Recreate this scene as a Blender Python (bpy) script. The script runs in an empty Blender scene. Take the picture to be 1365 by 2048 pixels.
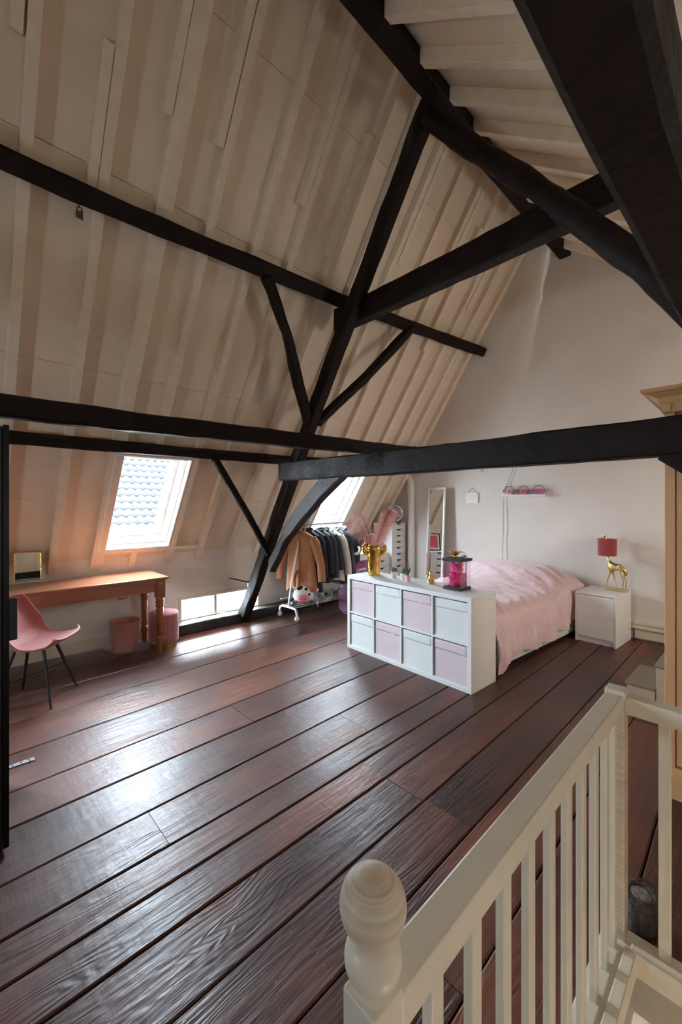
import bpy, bmesh, math, random
from mathutils import Vector, Matrix, noise, Euler
random.seed(7)
sc = bpy.context.scene
R = math.radians
# ------------------------------------------------------------------ camera, sky, exposure
cam_d = bpy.data.cameras.new('camera'); cam = bpy.data.objects.new('camera', cam_d)
sc.collection.objects.link(cam); sc.camera = cam
cam.location = (0, 0, 1.515); cam.rotation_euler = (R(90), 0, R(-44))
cam_d.sensor_fit = 'VERTICAL'; cam_d.sensor_height = 36.0; cam_d.lens = 820 / 2048 * 36.0
cam_d.shift_y = -14 / 2048; cam_d.clip_start = .02
w = bpy.data.worlds.new('overcast_sky'); sc.world = w; w.use_nodes = True
bg = w.node_tree.nodes['Background']
bg.inputs[0].default_value = (.80, .92, 1.06, 1); bg.inputs[1].default_value = 59.0
sc.view_settings.view_transform = 'Standard'; sc.view_settings.look = 'None'
sc.view_settings.gamma = 1; sc.view_settings.use_curve_mapping = False
sc.view_settings.exposure = 0.68
cy = sc.cycles
cy.max_bounces = 12; cy.diffuse_bounces = 8; cy.glossy_bounces = 5; cy.transparent_max_bounces = 12
cy.transmission_bounces = 6; cy.sample_clamp_indirect = 8; cy.use_denoising = True
cy.caustics_reflective = False; cy.caustics_refractive = False

COL = sc.collection
def portal(name, loc, direction, sx, sy):
    d = bpy.data.lights.new(name, 'AREA'); d.shape = 'RECTANGLE'; d.size = sx; d.size_y = sy
    d.cycles.is_portal = True
    o = bpy.data.objects.new(name, d); COL.objects.link(o); o.location = loc
    z = -Vector(direction).normalized(); x = Vector((1, 0, 0)) if abs(z.x) < .9 else Vector((0, 1, 0))
    y = z.cross(x).normalized(); x = y.cross(z)
    m = Matrix((x, y, z)).transposed().to_4x4(); m.translation = Vector(loc); o.matrix_world = m
    return o

def fill_light(name, loc, direction, sx, sy, power, col):      # area fill light set in front of an added blind
    o = portal(name, loc, direction, sx, sy); d = o.data; d.cycles.is_portal = False; d.energy = power; d.color = col; return o
# ------------------------------------------------------------------ materials
def lin(c):
    f = lambda v: (v / 12.92) if v <= .04045 else ((v + .055) / 1.055) ** 2.4
    return tuple(f(x / 255) for x in c) + (1,)
def mat(name, col, rough=.5, metal=0., var=0., vs=6., bump=0., bs=60., st=(1, 1, 1), sheen=0., coat=0., spec=.5, rvar=0.):
    m = bpy.data.materials.new(name); m.use_nodes = True
    nt = m.node_tree; N = nt.nodes; Lk = nt.links; b = N['Principled BSDF']
    c = lin(col); b.inputs['Base Color'].default_value = c; b.inputs['Roughness'].default_value = rough
    b.inputs['Metallic'].default_value = metal; b.inputs['Specular IOR Level'].default_value = spec
    if sheen: b.inputs['Sheen Weight'].default_value = sheen
    if coat: b.inputs['Coat Weight'].default_value = coat; b.inputs['Coat Roughness'].default_value = .15
    if var or bump or rvar:
        tc = N.new('ShaderNodeTexCoord'); mp = N.new('ShaderNodeMapping'); mp.inputs['Scale'].default_value = st
        Lk.new(tc.outputs['Object'], mp.inputs[0])
    if var or rvar:
        n = N.new('ShaderNodeTexNoise'); n.inputs['Scale'].default_value = vs; n.inputs['Detail'].default_value = 6
        Lk.new(mp.outputs[0], n.inputs['Vector'])
    if var:
        r = N.new('ShaderNodeValToRGB'); r.color_ramp.elements[0].position = .3; r.color_ramp.elements[1].position = .7
        r.color_ramp.elements[0].color = tuple(x * (1 - var) for x in c[:3]) + (1,)
        r.color_ramp.elements[1].color = tuple(min(1, x * (1 + var)) for x in c[:3]) + (1,)
        Lk.new(n.outputs[0], r.inputs[0]); Lk.new(r.outputs[0], b.inputs['Base Color'])
    if rvar:
        mr = N.new('ShaderNodeMapRange'); mr.inputs[1].default_value = .3; mr.inputs[2].default_value = .7
        mr.inputs[3].default_value = rough - rvar; mr.inputs[4].default_value = rough + rvar
        Lk.new(n.outputs[0], mr.inputs[0]); Lk.new(mr.outputs[0], b.inputs['Roughness'])
    if bump:
        n2 = N.new('ShaderNodeTexNoise'); n2.inputs['Scale'].default_value = bs; n2.inputs['Detail'].default_value = 5
        Lk.new(mp.outputs[0], n2.inputs['Vector'])
        bp = N.new('ShaderNodeBump'); bp.inputs['Strength'].default_value = bump; bp.inputs['Distance'].default_value = .01
        Lk.new(n2.outputs[0], bp.inputs['Height']); Lk.new(bp.outputs[0], b.inputs['Normal'])
    return m
def glass_mat(name, tint=(1, 1, 1), gloss=.1, rough=.02):
    m = bpy.data.materials.new(name); m.use_nodes = True; nt = m.node_tree; N = nt.nodes
    N.remove(N['Principled BSDF']); out = N['Material Output']
    t = N.new('ShaderNodeBsdfTransparent'); t.inputs[0].default_value = (*tint, 1)
    g = N.new('ShaderNodeBsdfGlossy'); g.inputs['Roughness'].default_value = rough
    lw = N.new('ShaderNodeLayerWeight'); lw.inputs[0].default_value = .35
    ml = N.new('ShaderNodeMath'); ml.operation = 'MULTIPLY'; ml.inputs[1].default_value = gloss * 2
    mx = N.new('ShaderNodeMixShader'); nt.links.new(lw.outputs['Fresnel'], ml.inputs[0])
    nt.links.new(ml.outputs[0], mx.inputs[0]); nt.links.new(t.outputs[0], mx.inputs[1]); nt.links.new(g.outputs[0], mx.inputs[2])
    nt.links.new(mx.outputs[0], out.inputs[0]); return m
def translucent_mat(name, col, alpha=.35):
    m = bpy.data.materials.new(name); m.use_nodes = True; nt = m.node_tree; N = nt.nodes; b = N['Principled BSDF']
    b.inputs['Base Color'].default_value = lin(col); b.inputs['Roughness'].default_value = .3
    t = N.new('ShaderNodeBsdfTransparent'); t.inputs[0].default_value = lin(col)
    mx = N.new('ShaderNodeMixShader'); mx.inputs[0].default_value = 1 - alpha
    nt.links.new(t.outputs[0], mx.inputs[1]); nt.links.new(b.outputs[0], mx.inputs[2])
    nt.links.new(mx.outputs[0], N['Material Output'].inputs[0]); return m
def floor_mat():
    m = bpy.data.materials.new('old_varnished_boards'); m.use_nodes = True; nt = m.node_tree; N = nt.nodes; Lk = nt.links
    b = N['Principled BSDF']; tc = N.new('ShaderNodeTexCoord'); oi = N.new('ShaderNodeObjectInfo')
    ofs = N.new('ShaderNodeVectorMath'); ofs.operation = 'MULTIPLY'; ofs.inputs[1].default_value = (37., 11., 5.)
    cb = N.new('ShaderNodeCombineXYZ')
    for i in range(3): Lk.new(oi.outputs['Random'], cb.inputs[i])
    Lk.new(cb.outputs[0], ofs.inputs[0])
    ad = N.new('ShaderNodeVectorMath'); Lk.new(tc.outputs['Object'], ad.inputs[0]); Lk.new(ofs.outputs[0], ad.inputs[1])
    def noise_(scale, det, st, rough=.55, dist=0.):
        mp = N.new('ShaderNodeMapping'); mp.inputs['Scale'].default_value = st; Lk.new(ad.outputs[0], mp.inputs[0])
        n = N.new('ShaderNodeTexNoise'); n.inputs['Scale'].default_value = scale; n.inputs['Detail'].default_value = det
        n.inputs['Roughness'].default_value = rough; n.inputs['Distortion'].default_value = dist
        Lk.new(mp.outputs[0], n.inputs['Vector']); return n
    def ramp(src, els):
        r = N.new('ShaderNodeValToRGB'); e = r.color_ramp.elements
        e[0].position, e[0].color = els[0]; e[1].position, e[1].color = els[-1]
        for p, c in els[1:-1]: x = e.new(p); x.color = c
        Lk.new(src, r.inputs[0]); return r
    # contour grain: bands of a stretched noise field
    fld = noise_(1.0, 2.5, (.9, 5.5, 1), .5, .25)
    mul = N.new('ShaderNodeMath'); mul.operation = 'MULTIPLY'; mul.inputs[1].default_value = 150.; Lk.new(fld.outputs[0], mul.inputs[0])
    sn = N.new('ShaderNodeMath'); sn.operation = 'SINE'; Lk.new(mul.outputs[0], sn.inputs[0])
    patch = noise_(1.3, 4, (.8, 1.8, 1), .6)
    fine = noise_(30, 6, (.06, 1, 1), .65)
    speck = noise_(120, 3, (.55, 1, 1), .6)
    c1 = ramp(patch.outputs[0], [(.30, lin((58, 32, 25))), (.5, lin((84, 46, 34))), (.72, lin((122, 69, 46)))])
    c2 = ramp(fine.outputs[0], [(.3, (.62, .60, .60, 1)), (.7, (1.15, 1.12, 1.1, 1))])
    mx = N.new('ShaderNodeMix'); mx.data_type = 'RGBA'; mx.blend_type = 'MULTIPLY'; mx.inputs[0].default_value = 1
    Lk.new(c1.outputs[0], mx.inputs[6]); Lk.new(c2.outputs[0], mx.inputs[7])
    tone = N.new('ShaderNodeMapRange'); tone.inputs[3].default_value = .72; tone.inputs[4].default_value = 1.15
    Lk.new(oi.outputs['Random'], tone.inputs[0])
    mx3 = N.new('ShaderNodeMix'); mx3.data_type = 'RGBA'; mx3.blend_type = 'MULTIPLY'; mx3.inputs[0].default_value = 1
    Lk.new(mx.outputs[2], mx3.inputs[6]); Lk.new(tone.outputs[0], mx3.inputs[7])
    sp = ramp(speck.outputs[0], [(.685, (0, 0, 0, 1)), (.73, (1, 1, 1, 1))])
    mx2 = N.new('ShaderNodeMix'); mx2.data_type = 'RGBA'; Lk.new(mx3.outputs[2], mx2.inputs[6])
    mx2.inputs[7].default_value = lin((150, 125, 112)); Lk.new(sp.outputs[0], mx2.inputs[0])
    Lk.new(mx2.outputs[2], b.inputs['Base Color'])
    rr = N.new('ShaderNodeMapRange'); rr.inputs[1].default_value = .3; rr.inputs[2].default_value = .7
    rr.inputs[3].default_value = .36; rr.inputs[4].default_value = .56; Lk.new(patch.outputs[0], rr.inputs[0])
    Lk.new(rr.outputs[0], b.inputs['Roughness'])
    b.inputs['Specular IOR Level'].default_value = .45; b.inputs['Coat Weight'].default_value = .22; b.inputs['Coat Roughness'].default_value = .2
    # relief: hand scraped hollows + raised grain
    hol = noise_(7, 3, (.55, 1.2, 1), .5)
    saw = noise_(16, 2, (2.2, .45, 1), .5)
    h1 = N.new('ShaderNodeMath'); h1.operation = 'MULTIPLY_ADD'; h1.inputs[1].default_value = .16
    pg = ramp(noise_(1.1, 2, (.7, 1.2, 1)).outputs[0], [(.42, (0, 0, 0, 1)), (.62, (1, 1, 1, 1))])
    gm = N.new('ShaderNodeMath'); gm.operation = 'MULTIPLY'; Lk.new(sn.outputs[0], gm.inputs[0]); Lk.new(pg.outputs[0], gm.inputs[1])
    Lk.new(gm.outputs[0], h1.inputs[0])
    h2 = N.new('ShaderNodeMath'); h2.operation = 'MULTIPLY_ADD'; h2.inputs[1].default_value = 1.5
    Lk.new(hol.outputs[0], h2.inputs[0]); Lk.new(h1.outputs[0], h2.inputs[2])
    h3 = N.new('ShaderNodeMath'); h3.operation = 'MULTIPLY_ADD'; h3.inputs[1].default_value = .55
    Lk.new(fine.outputs[0], h3.inputs[0]); Lk.new(h2.outputs[0], h3.inputs[2])
    h4 = N.new('ShaderNodeMath'); h4.operation = 'MULTIPLY_ADD'; h4.inputs[1].default_value = .35
    Lk.new(saw.outputs[0], h4.inputs[0]); Lk.new(h3.outputs[0], h4.inputs[2])
    Lk.new(fine.outputs[0], h1.inputs[2])
    bp = N.new('ShaderNodeBump'); bp.inputs['Strength'].default_value = .62; bp.inputs['Distance'].default_value = .0045
    Lk.new(h4.outputs[0], bp.inputs['Height']); Lk.new(bp.outputs[0], b.inputs['Normal']); Lk.new(bp.outputs[0], b.inputs['Coat Normal'])
    return m
M = dict(
    floor=floor_mat(),
    timber=mat('tarred_timber', (29, 21, 18), .6, var=.5, vs=9, bump=.5, bs=26, rvar=.12, spec=.16),
    grey_timber=mat('worn_timber', (52, 47, 44), .62, var=.5, vs=9, bump=.6, bs=30, rvar=.1, spec=.3),
    panel=mat('painted_panel', (228, 213, 190), .62, var=.05, vs=4, bump=.08, bs=140),
    rafter=mat('painted_rafter', (230, 216, 194), .6, var=.07, vs=10, bump=.15, bs=40),
    plaster=mat('plaster', (224, 218, 210), .8, var=.03, vs=3, bump=.12, bs=90),
    plaster_warm=mat('plaster_knee_wall', (232, 224, 212), .8, var=.03, vs=3, bump=.12, bs=90),
    skirting=mat('cream_gloss', (222, 212, 190), .4, bump=.05, bs=50),
    winwhite=mat('window_white', (240, 240, 236), .35),
    rail=mat('railing_paint', (226, 219, 200), .38, var=.05, vs=12, bump=.1, bs=30),
    rail_worn=mat('railing_paint_worn', (212, 198, 176), .42, var=.16, vs=30, bump=.35, bs=70, st=(.12, .12, 3.4)),
    glass=glass_mat('window_glass', (.97, .985, .98), .09),
    acrylic=glass_mat('acrylic', (.99, .96, .97), .12),
    mirror=mat('mirror', (235, 238, 236), .02, 1.0),
    white=mat('white_laminate', (236, 236, 232), .35),
    white_cool=mat('white_laminate_cool', (232, 236, 236), .35),
    box_pink=mat('pink_fabric_box', (218, 202, 207), .9, var=.03, vs=40, bump=.1, bs=300),
    box_white=mat('white_fabric_box', (226, 230, 228), .9, var=.03, vs=40, bump=.1, bs=300),
    duvet=mat('rose_bedding', (228, 200, 204), .85, var=.04, vs=12, bump=.45, bs=16, st=(1.6, .55, 1), sheen=.3),
    pink_velvet=mat('pink_velvet', (192, 122, 126), .8, var=.05, vs=30, sheen=.6),
    pink_chair=mat('pink_shell', (172, 102, 98), .6, var=.03, sheen=.3),
    bin=translucent_mat('pink_bin', (238, 200, 192), .55),
    gold=mat('polished_gold', (216, 172, 84), .2, 1.0, bump=.25, bs=40),
    brass=mat('pale_gold', (222, 200, 140), .28, 1.0, bump=.2, bs=60),
    black=mat('black_satin', (22, 22, 24), .4),
    black_metal=mat('black_metal', (16, 16, 17), .35, .6),
    steel=mat('brushed_steel', (180, 182, 186), .3, 1.0, bump=.1, bs=80),
    desk=mat('orange_pine', (164, 104, 74), .3, var=.16, vs=7, bump=.06, bs=40, st=(.35, 3, 3), coat=.5),
    desk_leg=mat('turned_pine', (156, 88, 48), .3, var=.15, vs=14, coat=.5),
    wardrobe=mat('cream_wardrobe', (206, 158, 110), .5, var=.04, vs=5),
    carpet=mat('grey_carpet', (150, 138, 124), .95, var=.1, vs=80, bump=.3, bs=200),
    red_shade=mat('red_velvet', (156, 58, 60), .85, var=.06, vs=20, sheen=.5),
    pot_pink=mat('pink_pot', (232, 200, 204), .4), pot_white=mat('white_pot', (236, 236, 234), .4),
    cactus=mat('cactus_green', (108, 128, 88), .7, var=.2, vs=40, bump=.4, bs=90),
    aloe=mat('aloe_green', (74, 112, 62), .5, var=.2, vs=30),
    soil=mat('soil', (60, 48, 40), .9, bump=.5, bs=120),
    candle=mat('pink_candle', (236, 178, 190), .45),
    rose=mat('pink_foam_roses', (236, 84, 150), .7, var=.12, vs=60),
    feather_l=mat('mauve_feather', (236, 200, 192), .85, var=.15, vs=30), feather_r=mat('pink_feather', (250, 214, 210), .9, var=.08, vs=30),
    stem=mat('feather_stem', (112, 66, 58), .6),
    tan=mat('tan_wool', (166, 112, 76), .9, var=.08, vs=30, bump=.1, bs=150, sheen=.2),
    blackcloth=mat('black_wool', (34, 34, 38), .9, bump=.15, bs=150), charcoal=mat('charcoal_cloth', (52, 52, 58), .9, bump=.15, bs=150),
    navy=mat('navy_cloth', (40, 42, 54), .85, bump=.15, bs=120), cream=mat('cream_cloth', (214, 208, 190), .9, bump=.15, bs=120),
    leather=mat('black_leather', (30, 31, 34), .35, bump=.3, bs=40), fur=mat('pale_fur', (226, 214, 202), .95, bump=.8, bs=160),
    rackwhite=mat('rack_white', (236, 236, 232), .35), rackgrey=mat('rack_grey', (120, 124, 128), .4, .6),
    cow=None, sequin=mat('lilac_sequins', (228, 176, 224), .4, .2, var=.35, vs=120, bump=.6, bs=200),
    fluff=mat('pink_fluff', (232, 140, 204), .95, var=.15, vs=30), snout=mat('snout_pink', (240, 158, 162), .8),
    shoe=mat('pale_blue_sneaker', (190, 198, 206), .7, var=.1, vs=60), shoe2=mat('beige_sneaker', (204, 196, 186), .7, var=.1, vs=60), sole=mat('white_sole', (236, 236, 234), .5),
    lace=mat('shoe_lace', (225, 228, 230), .8), plastic_clear=glass_mat('fan_cage', (.9, .9, .9), .2), paper=mat('paper', (240, 238, 235), .9),
    tile=mat('slate_pantile', (33, 34, 35), .75, var=.4, vs=2.5, bump=.2, bs=20, spec=.12),
    facade=mat('pale_render', (150, 148, 144), .9, var=.03, vs=2), iron=mat('rusty_iron', (96, 86, 82), .75, .3, var=.45, vs=40, bump=.8, bs=70),
    iron_lid=mat('worn_iron', (150, 146, 138), .5, .7, var=.4, vs=50, bump=.6, bs=80), cord=mat('grey_cord', (214, 212, 212), .5), dark=mat('subfloor', (14, 10, 9), .9),
    grey_wall=mat('stairwell_paint', (178, 174, 160), .7, bump=.06, bs=60), picture=mat('red_print', (196, 72, 84), .5, var=.3, vs=12),
    deck=mat('roof_boarding', (150, 130, 110), .9), zinc=mat('zinc_plate', (196, 198, 204), .35, .8, var=.1, vs=30, bump=.2, bs=50),
)
def cow_mat():
    m = mat('cow_patches', (240, 240, 242), .85); nt = m.node_tree; N = nt.nodes
    tc = N.new('ShaderNodeTexCoord'); v = N.new('ShaderNodeTexVoronoi'); v.inputs['Scale'].default_value = 13
    r = N.new('ShaderNodeValToRGB'); r.color_ramp.interpolation = 'CONSTANT'; r.color_ramp.elements[0].color = (.01, .01, .012, 1)
    r.color_ramp.elements[1].position = .46; r.color_ramp.elements[1].color = lin((240, 240, 242))
    nt.links.new(tc.outputs['Object'], v.inputs['Vector']); nt.links.new(v.outputs['Distance'], r.inputs[0])
    nt.links.new(r.outputs[0], N['Principled BSDF'].inputs['Base Color']); return m
M['cow'] = cow_mat()

# ------------------------------------------------------------------ mesh helpers
class B:
    def __init__(s): s.v = []; s.f = []
    def add(s, vs, fs):
        n = len(s.v); s.v += [tuple(p) for p in vs]; s.f += [tuple(i + n for i in f) for f in fs]; return s
    def box(s, x0, y0, z0, x1, y1, z1, m=None):
        vs = [Vector(p) for p in ((x0, y0, z0), (x1, y0, z0), (x1, y1, z0), (x0, y1, z0), (x0, y0, z1), (x1, y0, z1), (x1, y1, z1), (x0, y1, z1))]
        if m is not None: vs = [m @ p for p in vs]
        return s.add(vs, [(0, 3, 2, 1), (4, 5, 6, 7), (0, 1, 5, 4), (1, 2, 6, 5), (2, 3, 7, 6), (3, 0, 4, 7)])
    def prism(s, poly, h0, h1, fn):
        n = len(poly); vs = [fn(a, b, h0) for a, b in poly] + [fn(a, b, h1) for a, b in poly]
        return s.add(vs, [tuple(range(n - 1, -1, -1)), tuple(range(n, 2 * n))] + [(i, (i + 1) % n, n + (i + 1) % n, n + i) for i in range(n)])
    def lathe(s, prof, n=24, c=(0, 0, 0), fn=None):
        vs = []; fs = []; k = len(prof)
        for r, z in prof:
            for i in range(n):
                a = 2 * math.pi * i / n; rr = r * (fn(a, z) if fn else 1)
                vs.append((c[0] + rr * math.cos(a), c[1] + rr * math.sin(a), c[2] + z))
        for j in range(k - 1):
            for i in range(n): fs.append((j * n + i, j * n + (i + 1) % n, (j + 1) * n + (i + 1) % n, (j + 1) * n + i))
        if prof[0][0] > 1e-4: fs.append(tuple(range(n - 1, -1, -1)))
        if prof[-1][0] > 1e-4: fs.append(tuple(range((k - 1) * n, k * n)))
        return s.add(vs, fs)
    def tube(s, pts, rad, n=8, cap=True, sq=None):
        pts = [Vector(p) for p in pts]; k = len(pts)
        rad = rad if isinstance(rad, (list, tuple)) else [rad] * k
        vs = []; fs = []; up = None
        for j in range(k):
            t = (pts[min(j + 1, k - 1)] - pts[max(j - 1, 0)]).normalized()
            if up is None: up = Vector((0, 0, 1)) if abs(t.z) < .9 else Vector((1, 0, 0))
            a = t.cross(up).normalized(); b = a.cross(t).normalized(); up = b
            for i in range(n):
                q = 2 * math.pi * i / n; x = math.cos(q); y = math.sin(q)
                if sq: x *= sq[0]; y *= sq[1]
                vs.append(pts[j] + (a * x + b * y) * rad[j])
        for j in range(k - 1):
            for i in range(n): fs.append((j * n + i, j * n + (i + 1) % n, (j + 1) * n + (i + 1) % n, (j + 1) * n + i))
        if cap: fs += [tuple(range(n - 1, -1, -1)), tuple(range((k - 1) * n, k * n))]
        return s.add(vs, fs)
    def ball(s, c, r, nu=14, nv=10, fn=None):
        r = r if isinstance(r, (list, tuple)) else (r, r, r); vs = []; fs = []
        for j in range(1, nv):
            p = math.pi * j / nv
            for i in range(nu):
                a = 2 * math.pi * i / nu; d = Vector((math.sin(p) * math.cos(a), math.sin(p) * math.sin(a), math.cos(p)))
                k = fn(d) if fn else 1; vs.append((c[0] + d.x * r[0] * k, c[1] + d.y * r[1] * k, c[2] + d.z * r[2] * k))
        vs += [(c[0], c[1], c[2] + r[2]), (c[0], c[1], c[2] - r[2])]; t = len(vs) - 2
        for j in range(nv - 2):
            for i in range(nu): fs.append((j * nu + i, (j + 1) * nu + i, (j + 1) * nu + (i + 1) % nu, j * nu + (i + 1) % nu))
        for i in range(nu):
            fs.append((t, i, (i + 1) % nu)); fs.append((t + 1, (nv - 2) * nu + (i + 1) % nu, (nv - 2) * nu + i))
        return s.add(vs, fs)
    def grid(s, fn, nu, nv):
        vs = [fn(i / nu, j / nv) for j in range(nv + 1) for i in range(nu + 1)]
        return s.add(vs, [(j * (nu + 1) + i, j * (nu + 1) + i + 1, (j + 1) * (nu + 1) + i + 1, (j + 1) * (nu + 1) + i) for j in range(nv) for i in range(nu)])
    def hewn(s, pts, wd, ht, up, ch=.012, amp=.004, step=.1, seed=0):
        pts = [Vector(p) for p in pts]; up = Vector(up).normalized(); path = []
        for a, b in zip(pts, pts[1:]):
            n = max(1, int((b - a).length / step)); path += [a.lerp(b, i / n) for i in range(n)]
        path.append(pts[-1]); k = len(path); vs = []; fs = []
        w2, h2 = wd / 2, ht / 2
        sec = [(-w2 + ch, -h2), (w2 - ch, -h2), (w2, -h2 + ch), (w2, h2 - ch), (w2 - ch, h2), (-w2 + ch, h2), (-w2, h2 - ch), (-w2, -h2 + ch)]
        for j in range(k):
            t = (path[min(j + 1, k - 1)] - path[max(j - 1, 0)]).normalized(); a = t.cross(up).normalized(); b = a.cross(t)
            for i, (x, y) in enumerate(sec):
                p = path[j] + a * x + b * y
                q = noise.noise_vector(p * 2.6 + Vector((seed * 7.1, seed, i * .4))) * amp * 1.6 + noise.noise_vector(p * 9 + Vector((seed, 3, i))) * amp
                vs.append(p + a * q.x + b * q.y)
        for j in range(k - 1):
            for i in range(8): fs.append((j * 8 + i, j * 8 + (i + 1) % 8, (j + 1) * 8 + (i + 1) % 8, (j + 1) * 8 + i))
        fs += [tuple(range(7, -1, -1)), tuple(range((k - 1) * 8, k * 8))]
        return s.add(vs, fs)
    def obj(s, name, m, parent=None, smooth=False, bevel=0., loc=None, ang=40):
        me = bpy.data.meshes.new(name); o_ = Vector(loc) if loc is not None else None
        vs = [tuple(Vector(p) - o_) for p in s.v] if o_ is not None else s.v
        me.from_pydata(vs, [], s.f); me.validate()
        bm = bmesh.new(); bm.from_mesh(me); bmesh.ops.recalc_face_normals(bm, faces=bm.faces); bm.to_mesh(me); bm.free()
        me.materials.append(m if not isinstance(m, str) else M[m])
        if smooth:
            me.polygons.foreach_set('use_smooth', [True] * len(me.polygons)); me.set_sharp_from_angle(angle=R(ang))
        o = bpy.data.objects.new(name, me); COL.objects.link(o)
        if o_ is not None: o.location = o_
        if parent is not None: o.parent = parent
        if bevel:
            b = o.modifiers.new('bevel', 'BEVEL'); b.width = bevel; b.segments = 2; b.limit_method = 'ANGLE'; b.angle_limit = R(40)
        return o
def tag(o, label=None, cat=None, group=None, kind=None):
    if label: o['label'] = label
    if cat: o['category'] = cat
    if group: o['group'] = group
    if kind: o['kind'] = kind
    return o
def thing(name, label, cat, loc=(0, 0, 0), rz=0., group=None):
    o = bpy.data.objects.new(name, None); COL.objects.link(o); o.empty_display_size = .1
    o.location = loc; o.rotation_euler = (0, 0, R(rz)); return tag(o, label, cat, group)
def struct(name, loc=(0, 0, 0)):
    o = bpy.data.objects.new(name, None); COL.objects.link(o); o.location = loc; o['kind'] = 'structure'; return o
def cent(pts):
    v = Vector((0, 0, 0))
    for p in pts: v += Vector(p)
    return v / len(pts)
def smooth01(x): x = max(0, min(1, x)); return x * x * (3 - 2 * x)

# ================================================================== THE ROOM
XG, XN, YL, YR = 5.65, -2.8, 4.90, -1.35          # gable, near wall, knee wall, dormer wall
CT, ST = .5557, .8314                              # slope of the roof on the skylight side
def S(x, t, n=0.): return Vector((x, 4.93 - CT * t - ST * n, .776 + ST * t - CT * n))   # along slope, n into the room
def sbox(b, x0, x1, t0, t1, n0, n1):
    c = [S(x, t, n) for n in (n0, n1) for t in (t0, t1) for x in (x0, x1)]
    c = [c[0], c[1], c[3], c[2], c[4], c[5], c[7], c[6]]
    return b.add(c, [(0, 3, 2, 1), (4, 5, 6, 7), (0, 1, 5, 4), (1, 2, 6, 5), (2, 3, 7, 6), (3, 0, 4, 7)])
def q(y, x, z): return Vector((x, y, z))

# ---- floor: every board a part
floor = struct('floor')
SX0, SX1, SY0, SY1 = .30, 1.66, -1.1, .315          # stairwell opening
seams = [(4.90, 4.90), (4.478, 4.555), (4.062, 4.225), (3.622, 3.86), (3.185, 3.41), (2.768, 2.965), (2.46, 2.545), (2.113, 2.22),
         (1.842, 1.842), (1.66, 1.645), (1.472, 1.45), (1.207, 1.235), (.955, .95), (.64, .66), (.315, .43), (.02, .06), (-.36, -.36), (-.75, -.75), (-1.1, -1.1), (-1.35, -1.35)]
def board(x0, x1, a, b, k):
    (ya0, yb0), (ya1, yb1) = a, b
    def y(s, x): return s[0] + (s[1] - s[0]) * (x - .3) / 5.3
    g = .0035; dz = random.uniform(-.0015, .0015); n = max(1, int((x1 - x0) / .45))
    up = []; vs = []; fs = []
    xs = [x0 + .0015 + (x1 - x0 - .003) * i / n for i in range(n + 1)]
    wob = lambda x, e: .003 * noise.noise(Vector((x * 1.7, e * 9.3, 2)))
    for x in xs:
        t = y(a, x) - g + wob(x, k); u = y(b, x) + g + wob(x, k + 1)
        vs += [(x, u, -.03), (x, u, dz - .004), (x, u + .006, dz), (x, t - .006, dz), (x, t, dz - .004), (x, t, -.03)]
    for i in range(n):
        for j in range(5): fs.append((i * 6 + j, (i + 1) * 6 + j, (i + 1) * 6 + j + 1, i * 6 + j + 1))
    fs += [tuple(range(5, -1, -1)), tuple(range(n * 6, n * 6 + 6))]
    o = B().add(vs, fs).obj('floor_board', 'floor', floor, loc=((x0 + x1) / 2, (a[0] + b[0]) / 2, 0))
    return o
joints = {0: [1.2], 1: [3.6], 2: [.2, 4.4], 3: [2.9], 4: [-.8, 4.9], 5: [1.55], 6: [-.4, 3.4], 7: [.72, 2.05], 8: [1.95], 9: [1.77, 4.3], 10: [1.76], 11: [1.78], 12: [1.15, 3.1], 13: [1.9, 3.5], 14: [3.2], 15: [3.9]}
for k, (a, b) in enumerate(zip(seams, seams[1:])):
    xs = [XN] + joints.get(k, []) + [XG]
    for x0, x1 in zip(xs, xs[1:]):
        segs = [(x0, x1)]
        if a[0] <= SY1 + .01 and b[0] >= SY0 - .01:
            segs = []
            if x0 < SX0: segs.append((x0, min(x1, SX0)))
            if x1 > SX1: segs.append((max(x0, SX1), x1))
        for s0, s1 in segs:
            if s1 - s0 > .05: board(s0, s1, a, b, k)
sub = B()
sub.box(XN, SY1, -.16, XG, 5.0, -.031); sub.box(XN, -1.4, -.16, SX0, SY1, -.031); sub.box(SX1, -1.4, -.16, XG, SY1, -.031); sub.box(SX0, -1.4, -.16, SX1, SY0, -.031)
sub.obj('joist_layer', 'dark', floor)

# ---- skylights: openings in the slope
SKY = [(-1.185, -.465, .318, 1.45), (1.12, 1.845, .318, 1.45), (3.87, 4.51, .44, 1.45)]
RX = [-2.35, -1.97, -1.6, -1.22, -.82, -.43, -.04, .345, .75, 1.14, 1.485, 1.89, 2.25, 2.69, 3.07, 3.42, 3.82, 4.18, 4.555, 4.87, 5.18, 5.5]
ceiling = struct('ceiling')
def raf(x, t0, t1, wd=.066):
    if x == 1.14: wd = .115
    return sbox(B(), x - wd / 2, x + wd / 2, t0, t1, -.085, 0).obj('rafter', 'rafter', ceiling, bevel=.004, loc=S(x, (t0 + t1) / 2))
for x in RX:
    cut = [k for k in SKY if k[0] + .05 < x < k[1]]
    if cut: raf(x, 0, cut[0][2] - .05); raf(x, cut[0][3] + .05, 5.6)
    else: raf(x, 0, 5.6)
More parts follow.
